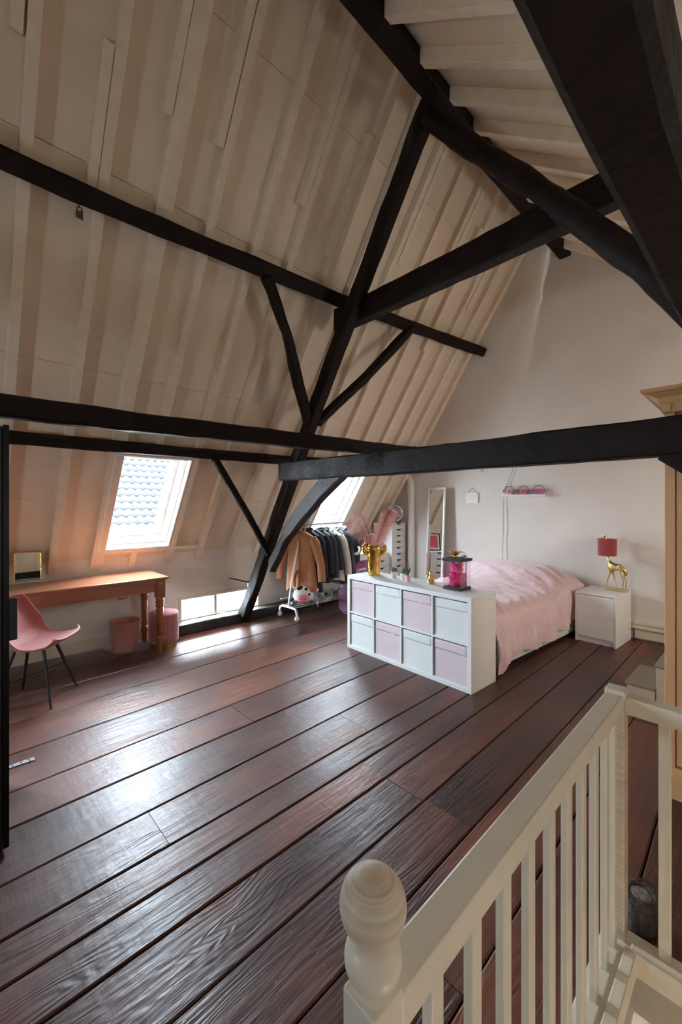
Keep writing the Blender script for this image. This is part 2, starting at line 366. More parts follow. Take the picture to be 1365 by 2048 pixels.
# doubled laths beside the rafters
for x, t0, t1 in [(.27, 3.91, 5.6), (.685, 3.3, 4.12), (1.05, 3.97, 5.6), (1.415, 3.98, 5.6), (2.185, 3.95, 5.6), (2.625, 3.7, 4.68), (3.005, 3.4, 5.4), (3.487, 3.98, 5.5), (4.245, 4.0, 5.5), (4.49, 3.3, 4.76), (4.94, 3.98, 5.5), (5.245, 2.9, 4.64), (-.11, 3.9, 5.6)]:
    sbox(B(), x - .029, x + .029, t0, t1, -.085, .006).obj('batten', 'rafter', ceiling, bevel=.004, loc=S(x, (t0 + t1) / 2))
# trimmers round the skylights
for x0, x1, t0, t1 in SKY:
    for xa, xb, ta, tb in ((x0 - .01, x1 + (.36 if 0 < x0 < 2 else .01), t0 - .055, t0 - .005), (x0 - .01, x1 + .01, t1 + .005, t1 + .055)):
        sbox(B(), xa, xb, ta, tb, -.085, .002).obj('trimmer', 'rafter', ceiling, bevel=.004, loc=S(xa, ta))
edges = [XN] + RX + [XG]
TS = [-.12, .9, 2.16, 3.5, 4.6, 5.75]
for xa, xb in zip(edges, edges[1:]):
    for ta, tb in zip(TS, TS[1:]):
        pcs = [(ta, tb)]
        for s in SKY:
            if xa < s[1] - .03 and xb > s[0] + .05:
                pcs = [(max(a, c), min(b, d)) for a, b in pcs for c, d in ((-1, s[2] - .01), (s[3] + .01, 9)) if min(b, d) - max(a, c) > .02]
        for a, b in pcs:
            sbox(B(), xa + .002, xb - .002, a + .0015, b - .0015, -.085, -.07).obj('panel', 'panel', ceiling, loc=S((xa + xb) / 2, (a + b) / 2))
# outer boarding of the roof with holes for the skylights
deck = B(); xs = [XN - .2] + [e for k in SKY for e in k[:2]] + [XG + .2]
for i, (xa, xb) in enumerate(zip(xs, xs[1:])):
    if i % 2:
        s = SKY[i // 2]; sbox(deck, xa, xb, -.25, s[2], -.17, -.13); sbox(deck, xa, xb, s[3], 5.9, -.17, -.13)
    else: sbox(deck, xa, xb, -.25, 5.9, -.17, -.13)
deck.obj('roof_boarding', 'deck', ceiling)

def skylight(nm, x0, x1, t0, t1, op=0):
    w_ = struct(nm, S((x0 + x1) / 2, t0)); inv = -Vector(w_.location)
    def ring(name, e0, e1, n0, n1, m, par):
        b = B(); a0, a1, c0, c1 = x0 + e0, x1 - e0, t0 + e0, t1 - e0; wd = e1 - e0
        sbox(b, a0, a1, c0, c0 + wd, n0, n1); sbox(b, a0, a1, c1 - wd, c1, n0, n1)
        sbox(b, a0, a0 + wd, c0 + wd, c1 - wd, n0, n1); sbox(b, a1 - wd, a1, c0 + wd, c1 - wd, n0, n1)
        b.v = [tuple(Vector(p) + inv) for p in b.v]
        return b.obj(name, m, par, bevel=.003)
    ring('window_lining', -.004, .014, -.20, .004, 'winwhite', w_)
    ring('window_frame', .014, .05, -.21, -.075, 'winwhite', w_)
    ring('frame_bead', .05, .062, -.21, -.11, 'winwhite', w_)
    sash = ring('sash', .066, .115, -.235, -.15, 'winwhite', w_)
    ring('glazing_bead', .115, .13, -.225, -.185, 'winwhite', w_)
    b = B(); sbox(b, x0 + .115, x1 - .115, t0 + .115, t1 - .115, -.212, -.207); b.v = [tuple(Vector(p) + inv) for p in b.v]
    b.obj('pane', 'glass', w_)
    portal('daylight_portal', S((x0 + x1) / 2, (t0 + t1) / 2, -.26), (0, -ST, -CT), x1 - x0 + .1, t1 - t0 + .1)
skylight('window_1', *SKY[1]); skylight('window_2', *SKY[2]); skylight('window_6_added', *SKY[0])  # the last skylight is out of view, added to light shelf front and floor

# ---- knee wall with the low window
WX0, WX1, WZ0, WZ1 = 2.03, 3.14, .125, .385
b = B()
for x0, x1, z0, z1 in ((XN, WX0, 0, .8), (WX1, XG, 0, .8), (WX0, WX1, 0, WZ0), (WX0, WX1, WZ1, .8)): b.box(x0, YL, z0, x1, YL + .14, z1)
b.add([(XN, YL, .8), (XG, YL, .8), (XG, YL + .14, .8), (XN, YL + .14, .8), (XN, YL, 1.0), (XG, YL, 1.0), (XG, YL + .14, .79), (XN, YL + .14, .79)], [(0, 1, 5, 4), (4, 5, 6, 7), (1, 2, 6, 5), (0, 4, 7, 3), (3, 7, 6, 2), (0, 3, 2, 1)])
tag(b.obj('wall_left', 'plaster_warm'), kind='structure')
w3 = struct('window_3', ((WX0 + WX1) / 2, YL, WZ0)); iv = -Vector(w3.location)
def lb(name, m, par, *bx, bevel=.003):
    b = B(); [b.box(*k) for k in bx]; b.v = [tuple(Vector(p) + iv) for p in b.v]; return b.obj(name, m, par, bevel=bevel)
lb('window_frame', 'skirting', w3, (WX0 - .03, YL - .012, WZ1 - .02, WX1 + .03, YL + .05, WZ1 + .025), (WX0 - .03, YL - .012, WZ0 - .02, WX0 + .02, YL + .05, WZ1 - .02), (WX1 - .02, YL - .012, WZ0 - .02, WX1 + .03, YL + .05, WZ1 - .02))
lb('window_sill', 'skirting', w3, (WX0 - .03, YL - .02, WZ0 - .02, WX1 + .03, YL + .06, WZ0 + .006))
lb('mullion', 'skirting', w3, (2.475, YL + .0, WZ0, 2.515, YL + .06, WZ1))
for x0, x1 in ((WX0 + .02, 2.475), (2.515, WX1 - .02)):
    lb('sash', 'winwhite', w3, (x0, YL + .03, WZ0, x1, YL + .06, WZ0 + .02), (x0, YL + .03, WZ1 - .03, x1, YL + .06, WZ1 - .01), (x0, YL + .03, WZ0, x0 + .015, YL + .06, WZ1 - .01), (x1 - .015, YL + .03, WZ0, x1, YL + .06, WZ1 - .01))
    lb('pane', 'glass', w3, (x0, YL + .042, WZ0, x1, YL + .046, WZ1), bevel=0)
portal('daylight_portal', ((WX0 + WX1) / 2, YL + .16, (WZ0 + WZ1) / 2), (0, -1, 0), WX1 - WX0, WZ1 - WZ0)
tag(B().box(XN, YL - .018, 0, 1.87, YL, .125).box(XN, YL - .024, .105, 1.87, YL, .118).obj('baseboard_left', 'skirting', bevel=.003), kind='structure')

# ---- gable wall, near wall, dormer side and its ceiling
prof = [(5.06, -.03), (5.06, .86), (1.72, 5.75), (-1.45, 2.5), (-1.45, -.03)]
tag(B().prism(prof, XG, XG + .2, lambda y, z, x: (x, y, z)).obj('wall_far', 'plaster'), kind='structure')
NW = (1.72, 2.16, 1.10, 1.48)                       # unseen small window behind the viewer, added for fill light
b = B(); nf = lambda y, z, x: (x, y, z)
b.prism([(5.06, -.03), (5.06, .86), (NW[1], 5.11), (NW[1], -.03)], XN - .15, XN, nf)
b.prism([(NW[1], -.03), (NW[1], NW[2]), (NW[0], NW[2]), (NW[0], -.03)], XN - .15, XN, nf)
b.prism([(NW[1], NW[3]), (NW[1], 5.11), (1.72, 5.75), (NW[0], 5.0), (NW[0], NW[3])], XN - .15, XN, nf)
b.prism([(NW[0], -.03), (NW[0], 5.7), (-1.45, 2.5), (-1.45, -.03)], XN - .15, XN, nf)
tag(b.obj('wall_near', 'plaster'), kind='structure')
w4 = struct('window_7_added', (XN, (NW[0] + NW[1]) / 2, NW[2])); iv = -Vector(w4.location)
lb('window_frame', 'winwhite', w4, (XN - .1, NW[0], NW[2], XN - .03, NW[1], NW[2] + .03), (XN - .1, NW[0], NW[3] - .03, XN - .03, NW[1], NW[3]), (XN - .1, NW[0], NW[2], XN - .03, NW[0] + .03, NW[3]), (XN - .1, NW[1] - .03, NW[2], XN - .03, NW[1], NW[3]))
lb('pane', 'glass', w4, (XN - .07, NW[0], NW[2], XN - .065, NW[1], NW[3]), bevel=0)
portal('daylight_portal', (XN - .17, (NW[0] + NW[1]) / 2, (NW[2] + NW[3]) / 2), (1, 0, 0), NW[3] - NW[2], NW[1] - NW[0])
tag(B().box(XN - .1, YR - .15, -.03, XG + .1, YR, 2.6).obj('wall_right', 'plaster'), kind='structure')
for nm, xa, xb, za, zb, pw in (('window_4_added', 3.45, 4.55, .95, 1.95, 20), ('window_5_added', .15, 1.15, .95, 1.95, 3)):   # unseen dormer windows and blinds, added to give warm fill light
    w5 = struct(nm, ((xa + xb) / 2, YR, za)); iv = -Vector(w5.location)
    lb('window_frame', 'winwhite', w5, (xa - .05, YR, za - .05, xb + .05, YR + .02, za), (xa - .05, YR, zb, xb + .05, YR + .02, zb + .05), (xa - .05, YR, za, xa, YR + .02, zb), (xb, YR, za, xb + .05, YR + .02, zb))
    lb('added_blind', 'skirting', w5, (xa, YR + .002, za, xb, YR + .006, zb), bevel=0)
    fill_light('blind_fill', ((xa + xb) / 2, YR + .012, (za + zb) / 2), (0, 1, 0), xb - xa, zb - za, pw, (1, .93, .84))
c2 = struct('ceiling.001'); C2, S2 = .7923, .6101
def D(x, t, n=0.): return Vector((x, 1.74 - C2 * t - S2 * n * -1, 4.67 - S2 * t - C2 * n * 1)) if False else Vector((x, 1.74 - C2 * t + S2 * n, 4.67 - S2 * t - C2 * n))
def dbox(b, x0, x1, t0, t1, n0, n1):
    c = [D(x, t, n) for n in (n0, n1) for t in (t0, t1) for x in (x0, x1)]
    c = [c[0], c[1], c[3], c[2], c[4], c[5], c[7], c[6]]
    return b.add(c, [(0, 3, 2, 1), (4, 5, 6, 7), (0, 1, 5, 4), (1, 2, 6, 5), (2, 3, 7, 6), (3, 0, 4, 7)])
RX2 = [-2.4, -2.0, -1.6, -1.2, -.8, -.4, 0., .4, .8, 1.22, 1.63, 2.05, 2.44, 2.83, 3.2, 3.6, 3.92, 4.3, 4.68, 5.06, 5.42]
for x in RX2: dbox(B(), x - .033, x + .033, .0, 3.9, -.09, 0).obj('rafter', 'rafter', c2, bevel=.004, loc=D(x, 2))
ed = [XN] + RX2 + [XG]
for xa, xb in zip(ed, ed[1:]):
    for ta, tb in ((-.06, 1.9), (1.9, 3.95)):
        dbox(B(), xa + .002, xb - .002, ta + .0015, tb - .0015, -.105, -.09).obj('panel', 'panel', c2, loc=D((xa + xb) / 2, ta))
bd = B(); dbox(bd, XN - .2, XG + .2, -.3, 4.1, -.16, -.12); bd.box(XN - .2, 1.66, 4.75, XG + .2, 1.72, 5.9)
bd.obj('roof_boarding', 'deck', c2)
# ---- gable foot: boxed heating pipes and skirting
tag(B().box(5.615, -1.3, .128, XG, 1.1, .182).box(5.60, -1.3, .172, XG, 1.1, .19).box(5.60, -1.3, .122, XG, 1.1, .138).obj('trim_1', 'skirting', bevel=.004), kind='structure')
tag(B().box(5.63, -1.3, .012, XG, 1.03, .108).obj('baseboard_far', 'skirting', bevel=.003), kind='structure')

# ---- stairwell below the railing
b = B()
b.box(SX0, SY1 - .012, -.17, SX1, SY1, -.031).box(SX1 - .012, SY0, -.17, SX1, SY1, -.031)
tag(b.obj('trim_2', 'grey_wall', bevel=.002), kind='structure')
b = B(); b.box(-.6, .5, -2.7, 3.2, .6, -.16).box(2.6, -1.5, -2.7, 2.7, .5, -.16).box(-.6, -1.6, -2.7, 3.2, -1.5, -.16).box(-.7, -1.6, -2.7, -.6, .6, -.16)
tag(b.obj('wall_stairwell', 'plaster_warm'), kind='structure')
tag(B().box(-.7, -1.6, -2.75, 3.2, .6, -2.7).obj('floor.001', 'desk'), kind='structure')
lt = bpy.data.lights.new('stairwell_fill', 'POINT'); lt.energy = 10; lt.shadow_soft_size = .12; lt.color = (1, .86, .68)
lo = bpy.data.objects.new('stairwell_fill', lt); COL.objects.link(lo); lo.location = (.55, -.75, -.75)      # light added below the stairs to brighten railing and ceiling, no lamp seen
st = struct('trim_3', (1.2, .45, -.6))
B().add([(.45, .05, .34), (.45, .02, .34), (1.35, .02, -.4), (1.35, .05, -.4), (.45, .05, .22), (.45, .02, .22), (1.35, .02, -.52), (1.35, .05, -.52)], [(0, 1, 2, 3), (4, 7, 6, 5), (0, 4, 5, 1), (1, 5, 6, 2), (2, 6, 7, 3), (3, 7, 4, 0)]).obj('stair_string', 'winwhite', st)

# ---- outside: pantiled roof across the way, and its front
nr = thing('tiled_roof', 'slate grey pantiled roof seen through the skylight above the desk', 'roof', (5, 12.6, 0))
tv = []; tf = []; NX, PW, PH = 8, .25, .30
for j in range(3):
    for i in range(NX + 1):
        a = i / NX; zz = .035 * math.sin(a * 2 * math.pi - .6) + (.03, .034, .0)[j] - (.03 if j == 0 else 0) * 1
        tv.append((a * PW * 1.04, (0, .004, PH * 1.08)[j], zz + (0, .03, 0)[j]))
for j in range(2):
    for i in range(NX): tf.append((j * 9 + i, j * 9 + i + 1, (j + 1) * 9 + i + 1, (j + 1) * 9 + i))
tme = bpy.data.meshes.new('roof_tile'); tme.from_pydata(tv, [], tf); tme.materials.append(M['tile'])
tme.polygons.foreach_set('use_smooth', [True] * len(tme.polygons))
def tile_at(c, r): return (-2.6 + c * PW, .2 + r * PH * .7071, .75 + r * PH * .7071)
vis = [(c, r) for r in range(14) for c in range(4, 24)]
for c, r in vis[:290]:
    o = bpy.data.objects.new('roof_tile', tme); COL.objects.link(o); o.parent = nr; o.location = tile_at(c, r)
    o.rotation_euler = (R(45 + random.uniform(-1.2, 1.2)), R(random.uniform(-1, 1)), 0)
rest = B(); done = set(vis[:290])
for r in range(14):
    for c in range(-8, 34):
        if (c, r) in done: continue
        p = Vector(tile_at(c, r)); m_ = Matrix.Rotation(R(45), 3, 'X'); rest.add([p + m_ @ Vector(v) for v in tv], tf)
o = rest.obj('more_tiles', 'tile', nr, smooth=True, ang=80); o['kind'] = 'stuff'
B().add([(-5, .1, .6), (6.5, .1, .6), (6.5, 3.3, 3.8), (-5, 3.3, 3.8)], [(0, 1, 2, 3)]).obj('roof_underlay', 'dark', nr)
B().box(-5, .35, -7, 6.5, .6, .68).obj('house_front', 'facade', nr)
B().tube([(-5, .12, .70), (6.5, .12, .70)], .06, 8).obj('gutter', 'zinc', nr, smooth=True)

# ================================================================== DARK ROOF TIMBERS
def timber(name, label, pts, wd, ht, up, m='timber', **k):
    c = cent(pts); o = B().hewn(pts, wd, ht, up, **k).obj(name, m, smooth=True, loc=c, ang=32)
    return tag(o, label, 'beam')
NS = (0, -ST, -CT)
timber('ridge_beam', 'black squared ridge beam along the top of the roof ending at the gable', [(XN + .01, 1.76, 4.75), (1, 1.76, 4.745), (3, 1.76, 4.745), (5.64, 1.76, 4.76)], .14, .24, (0, 0, 1), seed=1, amp=.005)
timber('upper_purlin', 'bowed black purlin high on the sloping ceiling with a small padlock hanging from it',
       [(XN + .01, 3.06, 3.47), (-1.2, 3.045, 3.485), (.224, 3.036, 3.501), (.73, 3.033, 3.505), (1.45, 3.019, 3.526), (2.88, 2.981, 3.583), (3.82, 2.947, 3.634), (5.63, 2.868, 3.753)], .125, .115, NS, seed=2, step=.15, amp=.006)
timber('lower_purlin', 'slim black purlin running over the top of the skylights', [(XN + .01, 4.03, 2.03), (.37, 4.028, 2.035), (1.62, 4.025, 2.04), (2.91, 4.016, 2.054), (5.63, 3.98, 2.14)], .085, .095, NS, seed=3)
timber('floating_beam', 'long level black beam lying across the top of the tie beam', [(XN + .01, 2.54, 1.985), (.185, 2.54, 1.988), (1.0, 2.54, 1.997), (2.52, 2.54, 2.033), (3.6, 2.54, 2.06), (5.63, 2.54, 2.17)], .085, .112, (0, 0, 1), seed=4)
timber('overhead_beam', 'huge blurred black beam crossing the top corner nearest the viewer', [(XN + .01, .118, 2.03), (.5, .115, 2.022), (1.3, .105, 2.022), (2.3, .10, 2.03), (2.74, .10, 2.035)], .088, .125, (0, 0, 1), seed=5, amp=.003)
timber('tie_beam', 'thick black tie beam spanning the room above the bed', [(2.65, 3.66, 1.873), (2.65, 2.2, 1.862), (2.65, .3, 1.862), (2.65, YR, 1.862)], .118, .195, (0, 0, 1), seed=6, amp=.004)
timber('collar_beam', 'black collar beam crossing high between the two sloping rafters', [(2.90, 3.05, 3.40), (2.90, 2.7, 3.39), (2.90, 1.5, 3.40), (2.90, .4, 3.43), (2.90, -.2, 3.44)], .12, .22, (0, 0, 1), seed=7, amp=.005)
timber('principal_rafter', 'long dark slanting principal rafter rising from the floor sill to the ridge',
       [(2.78, 4.715, .055), (2.78, 4.64, .153), (2.78, 3.385, 2.314), (2.78, 2.935, 3.043), (2.78, 2.395, 3.876), (2.78, 2.03, 4.45), (2.78, 1.78, 4.83)], .115, .135, (0, -ST, -CT), seed=8, amp=.007)
b = B(); lp = [(2.745, 1.84, 4.55), (2.745, 1.72, 4.42), (2.74, 1.414, 4.023), (2.73, 1.096, 3.645), (2.71, .648, 3.058), (2.68, .413, 2.736), (2.64, -.04, 2.02)]
path = []
for a, c in zip(lp, lp[1:]):
    a = Vector(a); c = Vector(c); n = max(1, int((c - a).length / .06)); path += [a.lerp(c, i / n) for i in range(n)]
path.append(Vector(lp[-1]))
b.tube(path, [.075 + .012 * noise.noise(p * 3) for p in path], 14)
b.v = [tuple(Vector(p) + noise.noise_vector(Vector(p) * 7) * .009) for p in b.v]
tag(b.obj('round_rafter', 'timber', smooth=True, loc=cent(lp), ang=70), 'round black log rafter falling from the ridge in front of the collar beam', 'beam')
timber('knee_brace', 'broad curved knee brace under the tie beam behind the clothes rack, grey and worn', [(2.76, 4.02, .80), (2.74, 3.86, .97), (2.72, 3.66, 1.20), (2.70, 3.38, 1.43), (2.68, 3.06, 1.655), (2.66, 2.78, 1.82), (2.655, 2.69, 1.88)], .085, .185, (0, -.55, .83), m='grey_timber', seed=9, amp=.006)
timber('corner_brace', 'short dark brace under the tie beam beside the tall cream wardrobe', [(2.65, .34, 1.80), (2.65, -.05, 1.48), (2.65, -.35, 1.22)], .085, .13, (0, -.65, .75), seed=10)
timber('wind_brace', 'dark wind brace slanting from the bowed purlin down to the principal rafter, splintered edge', [(1.97, 2.965, 3.46), (2.3, 3.11, 3.12), (2.74, 3.33, 2.36)], .085, .085, NS, seed=11, amp=.009)
timber('wind_brace', 'dark notched wind brace in front of the pale boards nearest the gable', [(3.95, 2.90, 3.60), (3.5, 3.02, 3.1), (2.84, 3.30, 2.38)], .09, .085, NS, seed=12, amp=.009)
timber('wind_brace', 'short straight wind brace between skylight and rafter foot over the low window', [(2.04, 4.02, 2.0), (2.45, 4.06, 1.42), (2.76, 4.09, .93)], .07, .06, NS, seed=13, amp=.003)
timber('sill_beam', 'worn black sill beam lying on the floor under the low window', [(1.87, 4.785, .06), (3.0, 4.785, .06), (4.5, 4.785, .06), (5.63, 4.785, .06)], .205, .118, (0, 0, 1), m='grey_timber', seed=14, amp=.006)
tr = thing('tie_rod', 'thin iron tie rod poking through the foot of the slanting rafter', 'rod', (2.88, 4.60, .49))
B().tube([(-.36, .0, .12), (.02, 0, 0)], .011, 8).obj('rod', 'iron', tr, smooth=True); B().box(-.06, -.02, -.03, .03, .075, .035).obj('strap', 'iron_lid', tr, bevel=.004)
pk = thing('padlock', 'small dark padlock hanging from a hook under the bowed purlin', 'padlock', (.619, 3.06, 3.40))
B().tube([(0, .0, .075), (0, 0, .05), (.0, .008, .035), (0, 0, .02)], .003, 6).obj('hook', 'iron', pk, smooth=True)
B().tube([(-.012, 0, -.005), (-.012, 0, .02), (0, 0, .032), (.012, 0, .02), (.012, 0, -.005)], .004, 6).obj('shackle', 'iron', pk, smooth=True)
B().box(-.02, -.008, -.045, .016, .008, .0).obj('body', 'iron', pk, bevel=.004); B().box(.008, -.004, -.05, .02, .004, .01).obj('key', 'iron', pk, bevel=.001)

# ================================================================== STAIR RAILING
ra = thing('stair_railing', 'cream painted stair railing with square balusters and egg topped newel', 'railing', (1.0, .36, 0))
rv = -Vector((1.0, .36, 0))
def rb(b, name, m='rail', bevel=.004, par=ra, **k):
    b.v = [tuple(Vector(p) + rv) for p in b.v]; return b.obj(name, m, par, bevel=bevel, **k)
NXP, PY = .412, .365
post = rb(B().box(NXP - .029, PY - .029, -.16, NXP + .029, PY + .029, .872), 'newel_post')
def egg(z0, z1, r, p=1.0, n=18): return [(max(.0005, r * math.sin(math.pi * (i / n) ** p)), z0 + (z1 - z0) * i / n) for i in range(n + 1)]
pf = [(.026, .868), (.028, .876)] + [(.0385 * math.cos(R(a)), .912 + .0385 * math.sin(R(a))) for a in range(-55, 50, 10)] + [(.022, .941), (.020, .944)]
fin = B().lathe(pf, 32, (NXP + rv.x, PY + rv.y, 0)).obj('finial_ball', 'rail', post, smooth=True)
eg = [(.020, .942)] + [(.0450 * math.sin(R(a)) ** .95, .982 - .0435 * math.cos(R(a))) for a in range(28, 180, 6)] + [(.0008, 1.0256)]
def grn(a, z): return 1 - .010 * (1 if (int((z - .93) * 330) % 2 == 0 and z > .985) else 0)
B().lathe(eg, 40, (NXP + rv.x, PY + rv.y, 0)).obj('finial_egg', 'rail_worn', post, smooth=True, ang=60)
P2X, P2Y = 1.695, .362
p2 = rb(B().box(P2X - .028, P2Y - .028, -.16, P2X + .028, P2Y + .028, .868), 'corner_post', 'rail_worn')
rb(B().box(P2X - .031, P2Y - .031, .845, P2X + .031, P2Y + .031, .876), 'post_cap', bevel=.006)
rb(B().box(NXP + .025, PY - .028, .803, P2X - .026, PY + .026, .862), 'handrail', bevel=.005)
rb(B().box(P2X - .026, -1.15, .800, P2X + .026, P2Y - .026, .858), 'handrail', bevel=.005)
rb(B().box(NXP + .028, SY1 + .002, -.028, P2X - .02, .402, .022), 'base_rail', bevel=.004)
rb(B().box(NXP + .028, SY1 - .02, -.045, P2X - .04, SY1 + .014, .032), 'base_bead', bevel=.004)
rb(B().box(SX1 + .005, -1.15, -.028, P2X + .035, SY1 + .03, .022), 'base_rail', bevel=.004)
rb(B().box(SX1 - .02, -1.15, -.045, SX1 + .018, SY1 - .0, .034), 'base_bead', bevel=.006)
bal = B(); bal.box(-.017, -.0095, .02, .017, .0095, .806)
first = None
for x in [.547, .672, .795, .917, 1.042, 1.165, 1.287, 1.41, 1.532, 1.63]:
    o = bal.obj('baluster', 'rail', ra, bevel=.003) if first is None else first.copy()
    if first is None: first = o
    else: COL.objects.link(o)
    o.location = Vector((x, .360, 0)) + rv
for x0, x1 in zip([.547, .672, .795, .917, 1.042, 1.165, 1.287, 1.41, 1.532], [.672, .795, .917, 1.042, 1.165, 1.287, 1.41, 1.532, 1.63]):
    rb(B().box(x0 + .018, .341, .0215, x1 - .018, .379, .032), 'spacer_block', bevel=.002)
for y in [.228, .09, -.05, -.19, -.33, -.47, -.61]:
    o = first.copy(); COL.objects.link(o); o.location = Vector((P2X, y, 0)) + rv; o.rotation_euler = (0, 0, R(90))

# ================================================================== CUBE SHELF, BOXES, ORNAMENTS
KR = -2.6; KL = Vector((3.018, 1.628, 0))
ks = thing('cube_shelf', 'white low cube shelf two by four with fabric boxes, standing at the bed foot', 'shelf', KL, KR)
T = .038; KD, KW, KH = .39, 1.47, .77
B().box(0, 0, KH - T, KD, KW, KH).obj('top_panel', 'white_cool', ks, bevel=.002)
B().box(0, 0, 0, KD, KW, T).obj('bottom_panel', 'white_cool', ks, bevel=.002)
for y in (0, KW - T): B().box(0, y, T, KD, y + T, KH - T).obj('side_panel', 'white', ks, bevel=.002)
cell = (KW - 2 * T - 3 * .016) / 4; chh = (KH - 2 * T - .016) / 2
for i in (1, 2, 3):
    y = T + i * cell + (i - 1) * .016; B().box(.002, y, T, KD, y + .016, KH - T).obj('divider', 'white_cool', ks, bevel=.001)
for i in range(4):
    y = T + i * (cell + .016); B().box(.002, y, T + chh, KD, y + cell, T + chh + .016).obj('shelf_board', 'white_cool', ks, bevel=.001)
for x in (.02, KD - .02):
    for z in (.03, KH - .02): B().lathe([(.005, 0), (.005, .002)], 10).obj('screw', 'steel', ks).matrix_local = Matrix.Translation((x, .0005, z)) @ Matrix.Rotation(R(90), 4, 'X')
place = {3: 'under the gold vase', 2: 'under the little cactus pots', 1: 'under the gold monkey', 0: 'under the pink rose bear'}
def fabric_box(col, row, pink):
    y0 = T + col * (cell + .016) + .007; z0 = T + row * (chh + .016) + .001; wd = cell - .018; ht = chh - .015
    dx = random.uniform(.012, .022); skew = random.uniform(-.6, .6)
    p = Matrix.Translation(KL) @ Matrix.Rotation(R(KR), 4, 'Z') @ Vector((dx, y0 + wd / 2, z0))
    t = thing('storage_box', f"{'pink' if pink else 'white'} fabric storage box in {'upper' if row else 'lower'} row of cube shelf, {place[col]}", 'box', p, KR + skew, 'fabric boxes in the cube shelf')
    m = 'box_pink' if pink else 'box_white'
    def face(u, v):
        y = -wd / 2 + wd * u; z = ht * v
        bx = .003 * noise.noise(Vector((y * 6 + col * 3, z * 5 + row * 7, 1))) + .0022 * math.sin(z * 55 + 3 * math.sin(y * 7 + col)) * max(0, .55 - abs(v - .45)) * (1 if (row == 0 and col > 1) else .4)
        return (bx * min(1, 8 * u, 8 * (1 - u), 8 * v, 8 * (1 - v)), y, z)
    b = B().grid(face, 14, 14); b.box(.004, -wd / 2, 0, .36, wd / 2, ht - .004)
    b.obj('box_body', m, t, smooth=True)
    fl = B().grid(lambda u, v: (-.0012 - .0022 * noise.noise(Vector((u * 6 + col * 5, v * 2 + row, 4))) * (1 if 0 < v < 1 else 0), -wd / 2 + wd * u, ht - .005 - .075 * (1 - v)), 16, 5)
    f = fl.obj('front_band', m, t, smooth=True); s = f.modifiers.new('thick', 'SOLIDIFY'); s.thickness = .0015; s.offset = -1
for c in range(4):
    fabric_box(c, 1, c % 2 == 1); fabric_box(c, 0, c % 2 == 0)
TOP = KH + .001
# gold torso vase with plumes
va = thing('torso_vase', 'shiny gold vase shaped like a torso with raised arms, holding plumes', 'vase', (3.30, 2.905, TOP), -44)
def torso(a, z): return 1 + .04 * math.sin(a * 2 + 1) + .03 * math.sin(a * 3 + z * 30) * (1 if z > .1 else .3)
vb = B().lathe([(.001, 0), (.052, .001), (.054, .03), (.053, .06), (.056, .10), (.058, .15), (.055, .19), (.058, .225), (.066, .255), (.072, .285), (.066, .305), (.058, .318), (.062, .33), (.054, .326), (.045, .29), (.04, .22)], 28, fn=torso)
for v in range(len(vb.v)):
    x, y, z = vb.v[v]; d = noise.noise(Vector((x * 30, y * 30, z * 12))) * .004; vb.v[v] = (x * (1.18 + d * 12), y * (1.05 + d * 10), z)
vb.obj('body', 'gold', va, smooth=True, ang=70)
for s in (-1, 1):
    B().tube([(s * .060, 0, .205), (s * .088, -.006, .225), (s * .114, -.008, .262), (s * .116, 0, .295), (s * .096, .004, .318), (s * .062, .01, .325)], [.016, .021, .022, .021, .018, .013], 12).obj('arm', 'gold', va, smooth=True)
def plume(name, label, m, p0, pts, L0, L1, n, drop, curl, allround=False, seed=0):
    rnd = random.Random(seed); t = thing(name, label, 'feather', p0, 0, 'plumes in the gold vase')
    path = [Vector(p) for p in pts]
    def at(u):
        k = u * (len(path) - 1); i = min(int(k), len(path) - 2); f = k - i
        a = path[max(i - 1, 0)]; b_ = path[i]; c = path[i + 1]; d = path[min(i + 2, len(path) - 1)]
        return .5 * ((2 * b_) + (c - a) * f + (2 * a - 5 * b_ + 4 * c - d) * f * f + (3 * b_ - a - 3 * c + d) * f ** 3)
    B().tube([at(i / 14) for i in range(15)], [.0035 - .0028 * i / 14 for i in range(15)], 6).obj('quill', 'stem', t, smooth=True)
    b = B(); side = Vector((.72, -.69, 0))
    for i in range(n):
        u = .22 + .78 * rnd.random() ** .9; o = at(u); tg = (at(min(1, u + .03)) - at(max(0, u - .03))).normalized()
        s = rnd.choice((-1, 1)); sv = tg.cross(Vector((-.69, -.72, 0))).normalized() * s
        if allround: sv = Vector((rnd.gauss(0, 1), rnd.gauss(0, 1), rnd.gauss(0, 1))); sv = (sv - tg * sv.dot(tg)).normalized()
        ln = (L0 + (L1 - L0) * math.sin(math.pi * min(1, (u - .1) * 1.05))) * rnd.uniform(.75, 1.1)
        dep = Vector((-.69, -.72, 0)) * rnd.uniform(-.35, .35); wv = tg * .0011; vs = []
        for k in range(5):
            f = k / 4; p = o + sv * ln * f * (1 - .2 * f) + tg * ln * (.55 * f - curl * f * f) + dep * ln * f + Vector((0, 0, -drop * ln * f * f)) + Vector((rnd.uniform(-1, 1), rnd.uniform(-1, 1), rnd.uniform(-1, 1))) * .0012 * k
            ww = wv * (1.15 - f); vs += [p - ww, p + ww]
        b.add(vs, [(2 * k, 2 * k + 1, 2 * k + 3, 2 * k + 2) for k in range(4)])
    o = b.obj('barbs', m, t); o['kind'] = 'stuff'
VB = Vector((3.30, 2.905, TOP + .10))
plume('ostrich_feather', 'mauve ostrich feather in the gold vase, broad one drooping over the coats', 'feather_l', VB, [(0, 0, 0), (-.02, .05, .19), (.02, .16, .33), (.05, .30, .44), (.07, .40, .45), (.05, .46, .41)], .03, .13, 900, .55, .25, seed=1)
